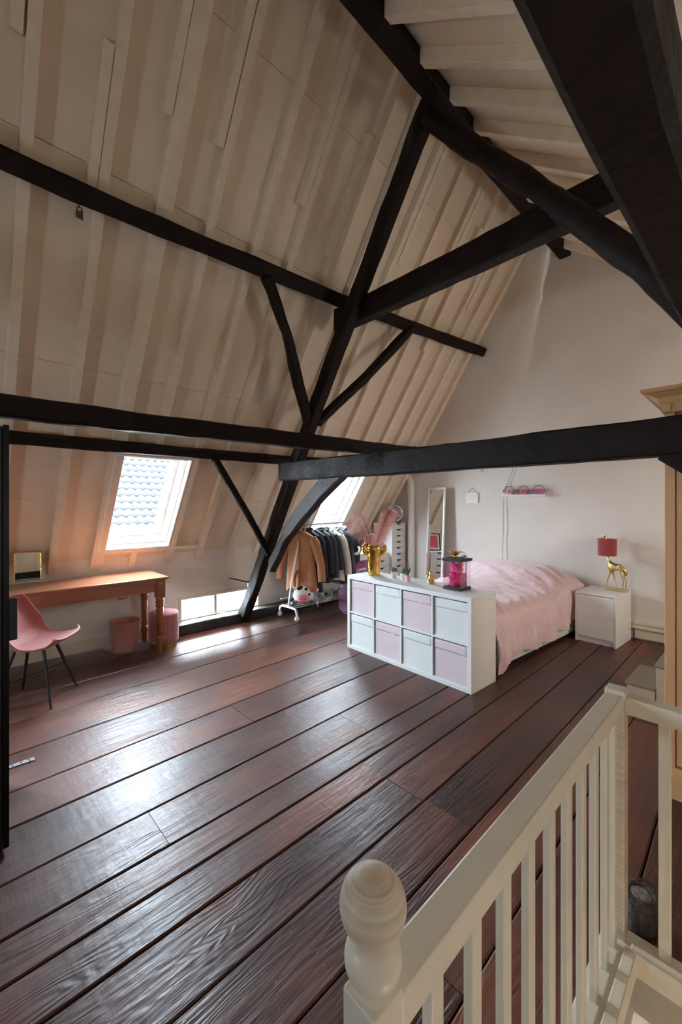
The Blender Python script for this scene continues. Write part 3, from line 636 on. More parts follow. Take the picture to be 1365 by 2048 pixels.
plume('ostrich_feather', 'mauve ostrich feather in the gold vase, upright narrow one with a dark quill', 'feather_l', VB, [(0, 0, 0), (-.005, .03, .19), (.02, .11, .36), (.03, .18, .48), (.02, .25, .545), (.0, .30, .55)], .02, .085, 700, .2, .1, seed=2)
plume('fluffy_plume', 'fluffy light pink plume in the gold vase leaning towards the fan', 'feather_r', VB, [(0, 0, 0), (.0, -.02, .17), (-.01, -.07, .30), (0, -.13, .43), (.01, -.17, .53), (.02, -.21, .58)], .075, .125, 3400, .25, -.05, allround=True, seed=3)
# potted plants
def pot(p, m, lab, name='potted_cactus'):
    t = thing(name, lab, 'plant', p, random.uniform(0, 90)); t.scale = (1.25, 1.25, 1.2)
    B().lathe([(.001, 0), (.021, 0), (.022, .004), (.027, .046), (.029, .05), (.029, .056), (.026, .056), (.024, .048)], 20).obj('pot', m, t, smooth=True)
    B().lathe([(.001, .05), (.024, .049)], 16).obj('soil', 'soil', t); return t
def ribs(n): return lambda d: 1 + .06 * math.cos(n * math.atan2(d.y, d.x))
t = pot((3.29, 2.63, TOP), 'pot_pink', 'tiny cactus cluster with pale tops in a pink pot')
for x, y, z, r in ((-.012, .01, .07, .017), (.014, .006, .072, .016), (0, -.014, .068, .016), (.022, -.012, .066, .012), (-.022, -.01, .066, .012)): B().ball((x, y, z), (r, r, r * 1.05), 20, 8, ribs(8)).obj('cactus_head', 'cactus', t, smooth=True)
t = pot((3.275, 2.50, TOP), 'pot_white', 'tiny round cactus in a white pot')
B().ball((0, 0, .068), (.021, .021, .024), 24, 10, ribs(10)).obj('cactus_head', 'cactus', t, smooth=True)
t = pot((3.225, 2.41, TOP), 'pot_pink', 'tiny spiky aloe with tall leaf in a pink pot', 'potted_aloe')
for i in range(11):
    a = i * 2.4; ln = .13 if i == 0 else random.uniform(.045, .075); sp = .006 if i == 0 else .028
    B().tube([(.004 * math.cos(a), .004 * math.sin(a), .05), (sp * .5 * math.cos(a), sp * .5 * math.sin(a), .05 + ln * .6), (sp * math.cos(a), sp * math.sin(a), .05 + ln)], [.0055, .004, .0006], 6).obj('leaf', 'aloe', t, smooth=True)
# gold monkey holding a candle
mk = thing('monkey_candlestick', 'small gold seated monkey figurine holding up a candle', 'figurine', (3.325, 2.215, TOP), -135)
b = B().lathe([(.001, 0), (.03, 0), (.032, .006), (.028, .012), (.001, .013)], 18)
b.ball((0, 0, .045), (.026, .024, .036), 16, 12).ball((.004, 0, .095), (.021, .020, .022), 16, 12).ball((.02, 0, .09), (.011, .012, .010), 12, 8)
for s in (-1, 1):
    b.ball((.0, s * .021, .098), (.004, .008, .009), 8, 6)
    b.tube([(-.002, s * .018, .03), (.025, s * .026, .04), (.03, s * .024, .012), (.042, s * .025, .010)], [.014, .012, .008, .006], 10)
b.tube([(0, .02, .068), (.016, .03, .058), (.026, .012, .05)], [.009, .008, .006], 10)
b.tube([(0, -.02, .068), (-.004, -.036, .085), (-.004, -.036, .118), (-.002, -.032, .132)], [.009, .009, .008, .009], 10)
b.tube([(-.02, 0, .02), (-.035, .006, .018), (-.04, .012, .04), (-.034, .014, .06)], [.005, .005, .004, .003], 8)
b.lathe([(.004, .128), (.011, .132), (.012, .146), (.009, .146), (.008, .14)], 14, (-.002, -.034, 0))
b.obj('monkey', 'brass', mk, smooth=True, ang=60)
cp = Matrix.Translation((3.325, 2.215, TOP)) @ Matrix.Rotation(R(-135), 4, 'Z') @ Vector((-.002, -.034, .141))
cd = thing('taper_candle', 'short pink taper candle held by the gold monkey', 'candle', cp)
B().lathe([(.001, 0), (.0085, 0), (.0085, .13), (.006, .137), (.001, .138)], 14).obj('wax', 'candle', cd, smooth=True); B().tube([(0, 0, .136), (.001, 0, .148)], .001, 5).obj('wick', 'black', cd)
# rose bear in an acrylic box
bx = thing('display_case', 'clear acrylic gift case with black base and black lid', 'display box', (3.275, 1.905, TOP), -2)
B().box(-.088, -.088, 0, .088, .088, .022).obj('base', 'black', bx, bevel=.002)
for x0, y0, x1, y1 in ((-.086, -.086, -.084, .086), (.084, -.086, .086, .086), (-.084, -.086, .084, -.084), (-.084, .084, .084, .086)): B().box(x0, y0, .022, x1, y1, .25).obj('pane', 'acrylic', bx)
B().box(-.096, -.096, .25, .096, .096, .273).obj('lid', 'black', bx, bevel=.002)
B().box(.0, -.089, .02, .009, -.0865, .252).obj('ribbon_band', 'black', bx)
B().tube([(.02, -.03, .276), (.06, -.06, .288), (.075, -.035, .294), (.05, -.01, .285), (.02, -.03, .276)], [.004] * 5, 6).obj('ribbon_bow', 'black', bx, smooth=True)
rbr = thing('rose_bear', 'bright pink teddy bear made of foam roses inside the clear case', 'toy bear', (3.28, 1.91, TOP + .022), -135)
b = B(); rnd = random.Random(5)
lobes = [((0, 0, .062), (.052, .050, .062)), ((0, 0, .150), (.046, .048, .042)), ((0, .036, .196), (.017, .018, .018)), ((0, -.036, .196), (.017, .018, .018)), ((.03, .045, .035), (.03, .022, .022)), ((.03, -.045, .035), (.03, .022, .022)), ((.02, .05, .09), (.02, .02, .032)), ((.02, -.05, .09), (.02, .02, .032)), ((.045, 0, .142), (.016, .02, .016))]
for c, r in lobes:
    b.ball(c, r, 14, 10)
    for _ in range(int(900 * (r[0] * r[2]) / .0026 * .14) + 10):
        z = rnd.uniform(-1, 1); a = rnd.uniform(0, 6.28); k = math.sqrt(1 - z * z); p = (c[0] + r[0] * k * math.cos(a), c[1] + r[1] * k * math.sin(a), c[2] + r[2] * z); s = rnd.uniform(.007, .011)
        b.ball(p, s, 6, 4, lambda d: 1 + .3 * math.sin(9 * d.x + 7 * d.z))
b.obj('rose_body', 'rose', rbr, smooth=True, ang=50)
lf = thing('gold_leaf_sprig', 'little sprig of gold metal leaves lying on the black case lid', 'ornament', (3.26, 1.915, TOP + .2735), 10)
B().ball((0, 0, .012), (.014, .014, .012), 10, 6).obj('hub', 'gold', lf, smooth=True)
for i in range(8):
    a = i * .785 + .2; ln = random.uniform(.065, .095); rise = random.uniform(.02, .045)
    def leaf(u, v, a=a, ln=ln, rise=rise):
        wdt = .013 * math.sin(math.pi * min(1, .08 + u * .95)); d = ln * u; y = (v - .5) * 2 * wdt
        z = .012 + rise * math.sin(u * 2.3) - (.5 - abs(v - .5)) * .004; return (d * math.cos(a) - y * math.sin(a), d * math.sin(a) + y * math.cos(a), z)
    o = B().grid(leaf, 8, 4).obj('leaf', 'gold', lf, smooth=True); s = o.modifiers.new('thick', 'SOLIDIFY'); s.thickness = .001

# ================================================================== BED
BL = Vector((3.465, 1.695, 0)); BR = -4.4
bed = thing('bed_frame', 'white drawer bed behind the cube shelf', 'bed', BL, BR)
BLn, BW = 2.10, 1.36
B().box(.03, .03, 0, BLn - .02, BW - .03, .04).obj('plinth', 'dark', bed)
B().box(0, .012, .04, BLn, BW, .30).obj('base', 'white', bed, bevel=.003)
for x0, x1 in ((.0, 1.035), (1.04, BLn)): B().box(x0 + .002, -.004, .045, x1 - .002, .012, .298).obj('drawer_front', 'white', bed, bevel=.002)
mt = thing('mattress', 'thick white mattress under the rose bedspread', 'mattress', BL + Vector((0, 0, .301)), BR)
B().box(.02, .02, 0, BLn - .02, BW - .02, .20).obj('mattress_body', 'white', mt, bevel=.03)
du = thing('bedspread', 'crumpled rose pink bedspread draped over the bed to the floor', 'bedding', BL, BR)
def hem(x):
    pts = [(-.05, .30), (.03, .015), (.09, .01), (.16, .10), (.3, .13), (.6, .11), (1.0, .10), (1.4, .15), (1.8, .20), (2.12, .27)]
    for (a, za), (b_, zb) in zip(pts, pts[1:]):
        if x <= b_: return za + (zb - za) * smooth01((x - a) / (b_ - a))
    return .25
def topz(x, y):
    e = .545 + .075 * math.sin(math.pi * max(0, min(1, y / BW))) ** .6
    pb = smooth01((x - 1.25) / .38) * (1 - .55 * smooth01((x - 1.90) / .25))
    k = smooth01((y + .05) / .42) * (1 - .5 * smooth01((y - 1.1) / .3))
    return e + pb * (.06 + .10 * k)
def wr(x, y, s): return noise.noise(Vector((x * s, y * s, 3.1)))
def spread(u, v):
    x = -.03 + 2.10 * u; side = .60; tot = side + BW + .25; s = v * tot
    if s < side:                                   # hanging side, v=0 at hem
        f = s / side; zt = topz(x, 0) - .03; zh = hem(x); z = zh + (zt - zh) * f
        drop = 1 - f
        fold = (.024 * math.sin(x * 15 + 2.4 * wr(x, 0, 2.2) + drop * .8) + .012 * math.sin(x * 34 + 3 * wr(x, 1, 3)) + .02 * wr(x * 1.4, z * .8, 5)) * (drop ** .7)
        bulge = .015 * smooth01((x - 1.3) / .4) * (f ** 2)
        y = -.035 - .028 * drop - bulge + fold + .03 * (f ** 6)
        if x < .16: y -= .05 * (1 - x / .16) * drop
        y += .006 * wr(x * 3, z * 2.2, 9)
        return (x + .02 * wr(x, z, 4) * drop, y, z)
    y = s - side
    if y <= BW:
        n_ = smooth01(y / .07); z = topz(x, y) - .03 * (1 - n_)
        ed = math.exp(-y / .28)
        edge_ = smooth01(y / .10)
        z += edge_ * (.014 * math.sin(x * 32 - y * 15 + 3.5 * wr(x, y, 2.0)) + .005 * math.sin(x * 57 - y * 22 + 3 * wr(x, y, 3))) * (.35 + ed)
        d1 = (x * .55 + y * .84); z += edge_ * .016 * (abs(wr(x * .8 + y * .5, d1 * 2.0, 4.5)) - .2) + .008 * wr(x * 1.2, y, 13) + .007 * abs(wr(x + 3, y * 1.6, 8))
        cr = math.exp(-((x - 1.30 + .12 * math.sin(y * 3)) / .05) ** 2); z -= .022 * cr
        return (x, y - .032 * (1 - n_), z)
    f = (y - BW) / .25; return (x, BW + .03 + .02 * math.sin(x * 15) * f, topz(x, BW) - .03 - .3 * f)
o = B().grid(spread, 250, 190).obj('cover', 'duvet', du, smooth=True, ang=180)
s = o.modifiers.new('thick', 'SOLIDIFY'); s.thickness = .006; s.offset = -1
for k, y in enumerate((.08, .70)):
    t = thing('pillow', ('pillow hump under the bedspread near the nightstand', 'pillow hump under the bedspread near the tall mirror')[k], 'pillow', Matrix.Translation(BL) @ Matrix.Rotation(R(BR), 4, 'Z') @ Vector((1.78, y + .26, .60)), BR)
    B().ball((0, 0, 0), (.22, .25, .055), 18, 10).obj('pillow_body', 'white', t, smooth=True)

# ================================================================== NIGHTSTAND, LAMP
ns = thing('nightstand', 'white two drawer nightstand against the gable wall beside the bed', 'nightstand', (5.072, 1.088, 0), -4)
B().box(0, 0, 0, .50, .02, .528).obj('side_panel', 'white', ns, bevel=.002); B().box(0, .38, 0, .50, .40, .528).obj('side_panel', 'white', ns, bevel=.002)
B().box(.0, 0, .528, .50, .40, .55).obj('top_panel', 'white', ns, bevel=.002); B().box(.03, .02, .0, .045, .38, .068).obj('plinth', 'white', ns)
B().box(.06, .02, .07, .5, .38, .52).obj('carcass', 'white', ns)
for z0, z1 in ((.07, .285), (.292, .508)):
    B().box(.0, .0215, z0, .018, .3785, z1).add([(.0, .0215, z1), (.018, .0215, z1), (.018, .3785, z1), (.0, .3785, z1), (.014, .0215, z1 + .014), (.018, .0215, z1 + .014), (.018, .3785, z1 + .014), (.014, .3785, z1 + .014)], [(0, 3, 2, 1), (4, 5, 6, 7), (0, 1, 5, 4), (1, 2, 6, 5), (2, 3, 7, 6), (3, 0, 4, 7)]).obj('drawer', 'white', ns)
LP = Vector((5.455, 1.165, .551))
la = thing('giraffe_lamp', 'gold giraffe table lamp with dark red drum shade on the nightstand', 'lamp', LP, -4)
B().box(-.045, -.105, 0, .045, .10, .022).obj('base', 'brass', la, bevel=.003)
me = bpy.data.meshes.new('giraffe'); V = {}
gv = [('hip', (0, -.055, .262), .034), ('belly', (0, .0, .262), .037), ('chest', (0, .055, .268), .034), ('neck1', (0, .078, .325), .020), ('neck2', (0, .10, .40), .0135), ('neck3', (0, .107, .50), .010), ('neck4', (0, .11, .585), .009),
      ('head', (0, .118, .612), .013), ('snout', (0, .158, .596), .008), ('horn1', (.008, .108, .64), .0035), ('horn2', (-.008, .108, .64), .0035),
      ('rump', (0, -.083, .235), .022), ('tail', (0, -.098, .17), .004),
      ('f1a', (-.02, .06, .20), .013), ('f1b', (-.022, .085, .11), .008), ('f1c', (-.022, .10, .03), .0055), ('f1d', (-.022, .108, .026), .008),
      ('f2a', (.02, .045, .20), .013), ('f2b', (.022, .02, .11), .008), ('f2c', (.022, -.005, .035), .0055), ('f2d', (.022, -.002, .026), .008),
      ('h1a', (-.018, -.055, .20), .017), ('h1b', (-.02, -.072, .12), .0085), ('h1c', (-.02, -.062, .035), .0055), ('h1d', (-.02, -.052, .026), .008),
      ('h2a', (.018, -.06, .20), .017), ('h2b', (.02, -.088, .12), .0085), ('h2c', (.02, -.08, .035), .0055), ('h2d', (.02, -.07, .026), .008)]
ge = [('hip', 'belly'), ('belly', 'chest'), ('chest', 'neck1'), ('neck1', 'neck2'), ('neck2', 'neck3'), ('neck3', 'neck4'), ('neck4', 'head'), ('head', 'snout'), ('head', 'horn1'), ('head', 'horn2'), ('hip', 'rump'), ('rump', 'tail')]
for p, r_ in (('f1', 'chest'), ('f2', 'chest'), ('h1', 'hip'), ('h2', 'hip')): ge += [(r_, p + 'a'), (p + 'a', p + 'b'), (p + 'b', p + 'c'), (p + 'c', p + 'd')]
ix = {n: i for i, (n, _, _) in enumerate(gv)}
me.from_pydata([c for _, c, _ in gv], [(ix[a], ix[b_]) for a, b_ in ge], []); me.materials.append(M['brass'])
g = bpy.data.objects.new('giraffe', me); COL.objects.link(g); g.parent = la
sk = g.modifiers.new('skin', 'SKIN'); sk.use_smooth_shade = True
if not me.skin_vertices: me.attributes  # layer is made by the modifier below
bm = bmesh.new(); bm.from_mesh(me); ly = bm.verts.layers.skin.verify(); bm.verts.ensure_lookup_table()
for i, (n_, c, r_) in enumerate(gv): bm.verts[i][ly].radius = (r_, r_); bm.verts[i][ly].use_root = (n_ == 'belly')
bm.to_mesh(me); bm.free(); g.modifiers.new('sub', 'SUBSURF').render_levels = 2
sh = B(); cx_, cy_ = 0, .095
sh.lathe([(.092, .385), (.096, .575), (.094, .575), (.090, .387)], 40, (cx_, cy_, 0))
sh.obj('lamp_shade', 'red_shade', la, smooth=True, ang=50)
B().tube([(0, .095 - .09, .56), (0, .095 + .09, .56)], .002, 6).tube([(-.09, .095, .56), (.09, .095, .56)], .002, 6).obj('shade_spider', 'brass', la)

# ================================================================== DRESSING TABLE SIDE
dk = thing('console_table', 'long orange pine table with turned legs under the skylight', 'table', (1.65, 4.27, 0))
DL = 1.95
B().box(-DL, 0, .752, .01, .565, .78).obj('tabletop', 'desk', dk, bevel=.008)
B().box(-DL + .02, .03, .742, -.01, .545, .752).obj('moulding', 'desk', dk, bevel=.003)
B().box(-DL + .06, .045, .63, -.06, .065, .742).box(-DL + .06, .51, .63, -.06, .53, .742).box(-.075, .065, .63, -.055, .51, .742).box(-DL + .055, .065, .63, -DL + .075, .51, .742).obj('apron', 'desk', dk, bevel=.002)
lp_ = [(.001, 0), (.020, .0), (.022, .02), (.026, .09), (.032, .125), (.036, .15), (.034, .17), (.026, .185), (.036, .20), (.036, .215), (.027, .225), (.030, .26), (.034, .36), (.037, .44), (.034, .465), (.040, .475), (.040, .492), (.033, .498), (.041, .51), (.041, .528), (.033, .535), (.040, .548), (.040, .562), (.036, .57)]
for x, y in ((-.062, .058), (-.062, .515), (-DL + .062, .058), (-DL + .062, .515)):
    l_ = B().lathe(lp_, 20, (x, y, 0)).obj('leg', 'desk_leg', dk, smooth=True, ang=35)
    B().box(x - .042, y - .042, .565, x + .042, y + .042, .742).obj('leg_block', 'desk_leg', l_, bevel=.006)
B().box(-.30, .022, .69, -.28, .034, .71).tube([(-.46, .03, .618), (-.42, .03, .612), (-.38, .03, .62)], .008, 8).obj('catch', 'gold', dk)
# wrinkled clear film round the near corner
def film(u, v):
    x = -.55 + .57 * u; z = .785 - .085 * (1 - v) - .012 * math.sin(u * 23) * (1 - v); return (x, -.004 - .006 * noise.noise(Vector((u * 22, v * 6, 1))) - (.0 if v < 1 else 0), z)
B().grid(film, 60, 8).obj('plastic_film', glass_mat('cling_film', (.97, .96, .96), .5, .12), dk, smooth=True, ang=180)
mi = thing('table_mirror', 'small gold framed rectangular mirror standing on the pine table', 'mirror', (.542, 4.65, .781), -3)
b = B()
fp = [(-.098, 0, 0), (-.098, .01, .02), (-.098, .045, .285)] + [(-.098 + .022 * (1 - math.cos(R(a))), .045 + .003 * math.sin(R(a)), .285 + .022 * math.sin(R(a))) for a in (30, 60, 90)]
fp += [(-x, y, z) for x, y, z in fp[::-1]]
b.tube(fp, .005, 8).obj('frame', 'gold', mi, smooth=True)
B().box(-.095, .0, .055, .095, .005, .307, Matrix.Translation((0, .012, 0)) @ Matrix.Rotation(R(-11), 4, 'X')).obj('glass', 'mirror', mi)
B().tube([(-.095, .018, .052), (.095, .018, .052)], .004, 6).tube([(-.098, 0, .0), (-.098, .06, .0)], .004, 6).tube([(.098, 0, .0), (.098, .06, .0)], .004, 6).obj('stand', 'gold', mi, smooth=True)
# shell chair
ch = thing('shell_chair', 'pink shell chair with black splayed legs at the pine table', 'chair', (.51, 3.96, 0), -35)
prf = [(-.245, .80), (-.235, .74), (-.205, .65), (-.175, .56), (-.145, .49), (-.085, .435), (0, .418), (.10, .428), (.18, .447), (.24, .478), (.262, .497)]
wd_ = [.13, .185, .215, .225, .23, .235, .235, .232, .225, .21, .19]
def shell(u, v):
    k = v * (len(prf) - 1); i = min(int(k), len(prf) - 2); f = k - i; f = f
    a, b_ = prf[i], prf[i + 1]; x = a[0] + (b_[0] - a[0]) * f; z = a[1] + (b_[1] - a[1]) * f; w_ = wd_[i] + (wd_[i + 1] - wd_[i]) * f
    s = 2 * u - 1; y = w_ * math.sin(s * 1.35) / math.sin(1.35)
    e = abs(s) ** 2.6; bk = 1 - smooth01((v - .25) / .35)
    arm = math.exp(-((v - .42) / .16) ** 2)
    x += e * (.085 * bk + .02 * arm); z += e * (.022 * (1 - bk) + .085 * arm)
    if v > .8: x -= e * .05 * (v - .8) / .2
    return (x, y, z)
o = B().grid(shell, 30, 44).obj('shell', 'pink_chair', ch, smooth=True, ang=180)
s = o.modifiers.new('thick', 'SOLIDIFY'); s.thickness = .012; s.offset = 0; o.modifiers.new('sub', 'SUBSURF').levels = 1
for sx in (-1, 1):
    for sy in (-1, 1): B().tube([(sx * .10 + .0, sy * .09, .405), (sx * .205, sy * .20, .0)], [.013, .009], 10).obj('leg', 'black', ch, smooth=True)
B().tube([(-.165, -.155, .17), (.15, .14, .23)], .003, 6).tube([(-.165, .155, .17), (.15, -.14, .23)], .003, 6).tube([(.15, -.14, .23), (.15, .14, .23)], .003, 6).tube([(-.165, -.155, .17), (-.165, .155, .17)], .003, 6).obj('wire_brace', 'black_metal', ch, smooth=True)
B().box(-.09, -.08, .40, .09, .08, .412).obj('mount', 'black', ch, bevel=.004)
bi = thing('waste_bin', 'translucent pink waste bin under the pine table', 'bin', (1.345, 4.64, 0))
B().lathe([(.001, .003), (.112, .0), (.116, .006), (.142, .30), (.147, .308), (.147, .316), (.140, .316), (.113, .012), (.001, .010)], 32).obj('bin_body', 'bin', bi, smooth=True, ang=60)
for k, (x, y) in enumerate(((-.03, -.02), (.045, .01), (.0, .05))):
    t = thing('paper_ball', 'crumpled white tissue lying in the pink bin', 'paper', (1.345 + x, 4.64 + y, .052), 0, 'tissues in the bin')
    B().ball((0, 0, 0), (.045, .042, .036), 14, 10, lambda d: 1 + .25 * noise.noise(d * 4)).obj('crumple', 'paper', t)
pf_ = thing('pouf_stool', 'round pleated pink velvet stool on a gold ring beside the pine table', 'stool', (1.70, 4.52, 0))
B().lathe([(.001, 0), (.140, 0), (.140, .045), (.001, .05)], 36).obj('gold_ring', 'gold', pf_, smooth=True, ang=40)
B().lathe([(.132, .046), (.150, .06), (.152, .12), (.151, .30), (.148, .335)], 144, fn=lambda a, z: 1 - .028 * abs(math.sin(a * 15))).obj('pleated_side', 'pink_velvet', pf_, smooth=True, ang=60)
B().lathe([(.148, .333), (.150, .345), (.142, .362), (.11, .372), (.001, .376)], 40).obj('cushion_top', 'pink_velvet', pf_, smooth=True, ang=60)
# black cabinet at the left edge
bc = thing('black_cabinet', 'tall narrow black cabinet at the very edge of the view', 'cabinet', (.2, 2.305, 0))
B().box(-.62, 0, 0, -.022, .62, 1.86).obj('carcass', 'black', bc, bevel=.004)
B().box(-.018, .003, .018, 0, .617, 1.865).obj('door', 'black', bc, bevel=.003)
B().box(-.02, -.0015, .018, .0015, .0025, 1.865).obj('edge_strip', 'black_metal', bc)
B().box(.0, .012, .915, .032, .075, 1.098).obj('handle', 'black', bc, bevel=.004)
fb = thing('floor_bracket', 'flat zinc bracket with four holes lying by the black cabinet', 'bracket', (.30, 3.03, .0015), 0)
def hole(x, y, r): return [(x + r * math.cos(a * .785), y + r * math.sin(a * .785)) for a in range(8)]
B().prism([(-.16, -.006), (.082, -.018), (.082, .022), (.02, .02), (-.16, .008)], 0, .003, lambda x, y, z: Vector((x, y, z))).obj('plate', 'zinc', fb, bevel=.001)
for x, y in ((-.02, .002), (.02, .004), (.056, .012), (.062, -.008)): B().prism(hole(x, y, .006), .003, .0034, lambda a, b_, z: Vector((a, b_, z))).obj('hole', 'dark', fb)

# ================================================================== CLOTHES RACK
rk = thing('clothes_rack', 'white wheeled clothes rack with shoe rods behind the curved brace', 'clothes rack', (3.3, 4.43, 0))
B().tube([(.22, 0, 1.245), (1.16, 0, 1.255)], .011, 10).obj('hanging_rail', 'rackgrey', rk, smooth=True)
B().tube([(0, 0, .15), (.05, 0, .45), (.16, 0, .97), (.215, 0, 1.245)], .0125, 10).obj('upright', 'rackwhite', rk, smooth=True)
B().tube([(1.2, 0, .15), (1.19, 0, .8), (1.16, 0, 1.255)], .0125, 10).obj('upright', 'rackgrey', rk, smooth=True)
for x in (0., 1.2):
    B().tube([(x - .01, -.20, .05), (x - .01, -.20, .09), (x - .008, -.185, .13), (x, -.15, .15), (x, 0, .153), (x, .13, .15), (x - .008, .165, .13), (x - .01, .18, .09), (x - .01, .18, .05)], .016, 10).obj('foot_rail', 'rackwhite', rk, smooth=True)
    for y in (-.20, .18): B().ball((x - .01, y, .034), (.034, .026, .034), 14, 10).obj('caster', 'rackwhite', rk, smooth=True)
for y, z in ((-.13, .160), (-.05, .160), (.03, .160), (.11, .160), (.17, .235)): B().tube([(0, y, z), (1.2, y, z)], .0075, 8).obj('shoe_rod', 'rackwhite', rk, smooth=True)
for x in (.4, .8): B().tube([(x, -.14, .147), (x, .17, .147)], .005, 6).tube([(x, -.135, .145), (x, -.135, .11)], .004, 6).obj('rod_support', 'rackwhite', rk, smooth=True)
def hanger(x, rz, lab, m='rackgrey'):
    t = thing('coat_hanger', lab, 'hanger', (x, 4.43, 1.15), rz, 'hangers on the clothes rack')
    B().tube([(0, 0, 0), (0, 0, .075), (0, -.012, .092), (0, -.016, .108), (0, -.004, .122), (0, .014, .116)], .0025, 6).obj('hook', 'steel', t, smooth=True)
    B().tube([(0, -.19, -.075), (0, -.1, -.025), (0, 0, 0), (0, .1, -.025), (0, .19, -.075)], [.006, .008, .008, .008, .006], 8, sq=(1, .8)).obj('bar', m, t, smooth=True)
def coat(name, label, m, x, rz, L, SL=.58, hw=.20, dp=.052, flare=1.15, belt=False, furm=None, collar=True, seed=0, splay=.07):
    t = thing(name, label, 'coat' if 'coat' in name else 'jacket', (x, 4.43, 1.15), rz, 'clothes on the rack')
    rings = [(.012, .042, .034), (0, .07, .04), (-.025, .115, .05), (-.055, .17, .056), (-.09, .205, .06), (-.15, hw, dp), (-.28, hw * .97, dp * 1.05)]
    for i in range(1, 9):
        f = i / 8; rings.append((-.28 - (L - .28) * f, hw * (.97 + (flare - .97) * f), dp * (1.05 + .35 * f)))
    n = 40; vs = []; fs = []
    for k, (z, a, d) in enumerate(rings):
        for i in range(n):
            q_ = 2 * math.pi * i / n; f = max(0, (-z - .15) / L)
            rp = 1 + f * (.10 * math.sin(q_ * 7 + seed) + .06 * math.sin(q_ * 12 + seed * 2 + z * 4)) + .05 * noise.noise(Vector((math.cos(q_) * 2, math.sin(q_) * 2 + seed, z * 5)))
            cx, sx = math.cos(q_), math.sin(q_)
            vs.append((d * rp * math.copysign(abs(sx) ** .8, sx), a * (1 + .25 * (rp - 1)) * math.copysign(abs(cx) ** .75, cx), z + .012 * math.sin(q_ * 3 + seed) * f))
    for k in range(len(rings) - 1):
        for i in range(n): fs.append((k * n + i, k * n + (i + 1) % n, (k + 1) * n + (i + 1) % n, (k + 1) * n + i))
    fs.append(tuple(range(n)))
    o = B().add(vs, fs).obj('coat_body', m, t, smooth=True, ang=80)
    for s in (-1, 1):
        pts = [(-.0, s * .165, -.085), (-.004, s * .215, -.16), (-.01, s * (.222 + splay * .4), -.30), (-.014, s * (.225 + splay * .8), -.45), (-.022, s * (.222 + splay), -SL)]
        b = B().tube(pts, [.055, .062, .058, .054, .05], 16, sq=(.8, 1.05))
        b.v = [tuple(Vector(p) + noise.noise_vector(Vector(p) * 14 + Vector((seed, 0, 0))) * .007) for p in b.v]
        sl = b.obj('sleeve', m, t, smooth=True, ang=70)
        if furm:
            fc = B().lathe([(.046, -.02), (.066, -.016), (.074, .006), (.066, .028), (.046, .032), (.040, .006), (.046, -.02)], 22).obj('fur_cuff', furm, sl, smooth=True); fc.location = (-.03, s * (.222 + splay), -SL - .005); fc.rotation_euler = (0, R(-62), 0)
    if collar:
        c = B().tube([(-.045, -.0, -.06), (-.046, -.035, -.02), (-.02, -.058, .014), (.03, -.04, .03), (.04, 0, .034), (.03, .04, .03), (-.02, .058, .014), (-.046, .035, -.02), (-.045, .0, -.06)], [.008, .014, .017, .018, .018, .018, .017, .014, .008], 10, sq=(1, .55))
        c.obj('collar', furm or m, t, smooth=True)
    B().tube([(-dp * 1.18, .004, -.07), (-dp * 1.25, .006, -.3), (-dp * 1.5, .008, -L + .02)], .004, 6).obj('placket', m, t, smooth=True)
    if belt:
        b = B().lathe([(1, -.018), (1.03, 0), (1, .018)], 30); b.v = [(vx * (dp * 1.32), vy * hw * 1.06, vz - .52 - .03 * vy) for vx, vy, vz in b.v]
        b.obj('belt', m, t, smooth=True)
        B().tube([(-.08, .02, -.52), (-.10, .03, -.56), (-.105, .05, -.66), (-.10, .045, -.74)], [.018, .02, .022, .018], 8, sq=(.3, 1)).tube([(-.08, .0, -.52), (-.105, -.005, -.58), (-.10, -.02, -.69)], [.018, .02, .02], 8, sq=(.3, 1)).obj('belt_tie', m, t, smooth=True)
    return t
coats = [('wool_coat', 'tan belted wool coat at the near end of the rack', 'tan', 3.52, 24, .80, dict(belt=True, SL=.66, splay=.10, hw=.205)),
         ('long_coat', 'long black coat right behind the tan coat', 'blackcloth', 3.655, 12, .82, dict(SL=.60)),
         ('short_jacket', 'black jacket hanging on a pale hanger in mid rack', 'blackcloth', 3.76, 14, .66, dict(SL=.58, collar=False)),
         ('zip_jacket', 'charcoal jacket hanging before the cream one', 'charcoal', 3.87, 10, .72, dict(SL=.64)),
         ('puffer_jacket', 'dark navy jacket touching the cream one', 'navy', 3.97, 8, .62, dict(SL=.55)),
         ('cream_jacket', 'cream jacket among the dark coats', 'cream', 4.07, 14, .72, dict(SL=.62, splay=.09)),
         ('leather_jacket', 'shiny black leather jacket after the cream jacket', 'leather', 4.19, 10, .78, dict(SL=.60)),
         ('shearling_coat', 'dark coat with pale fur collar and cuffs next to the plumes', 'navy', 4.31, 12, .70, dict(SL=.30, furm='fur', splay=.05))]
for i, (nm, lab, m, x, rz, L, kw) in enumerate(coats):
    coat(nm, lab, m, x, rz, L, seed=i * 1.7, **kw)
    hanger(x, rz, 'hanger carrying the ' + lab.split(' at ')[0].split(' right ')[0].split(' hanging')[0].split(' touching')[0].split(' among')[0].split(' after')[0].split(' with')[0], 'brass' if i == 2 else 'rackgrey')
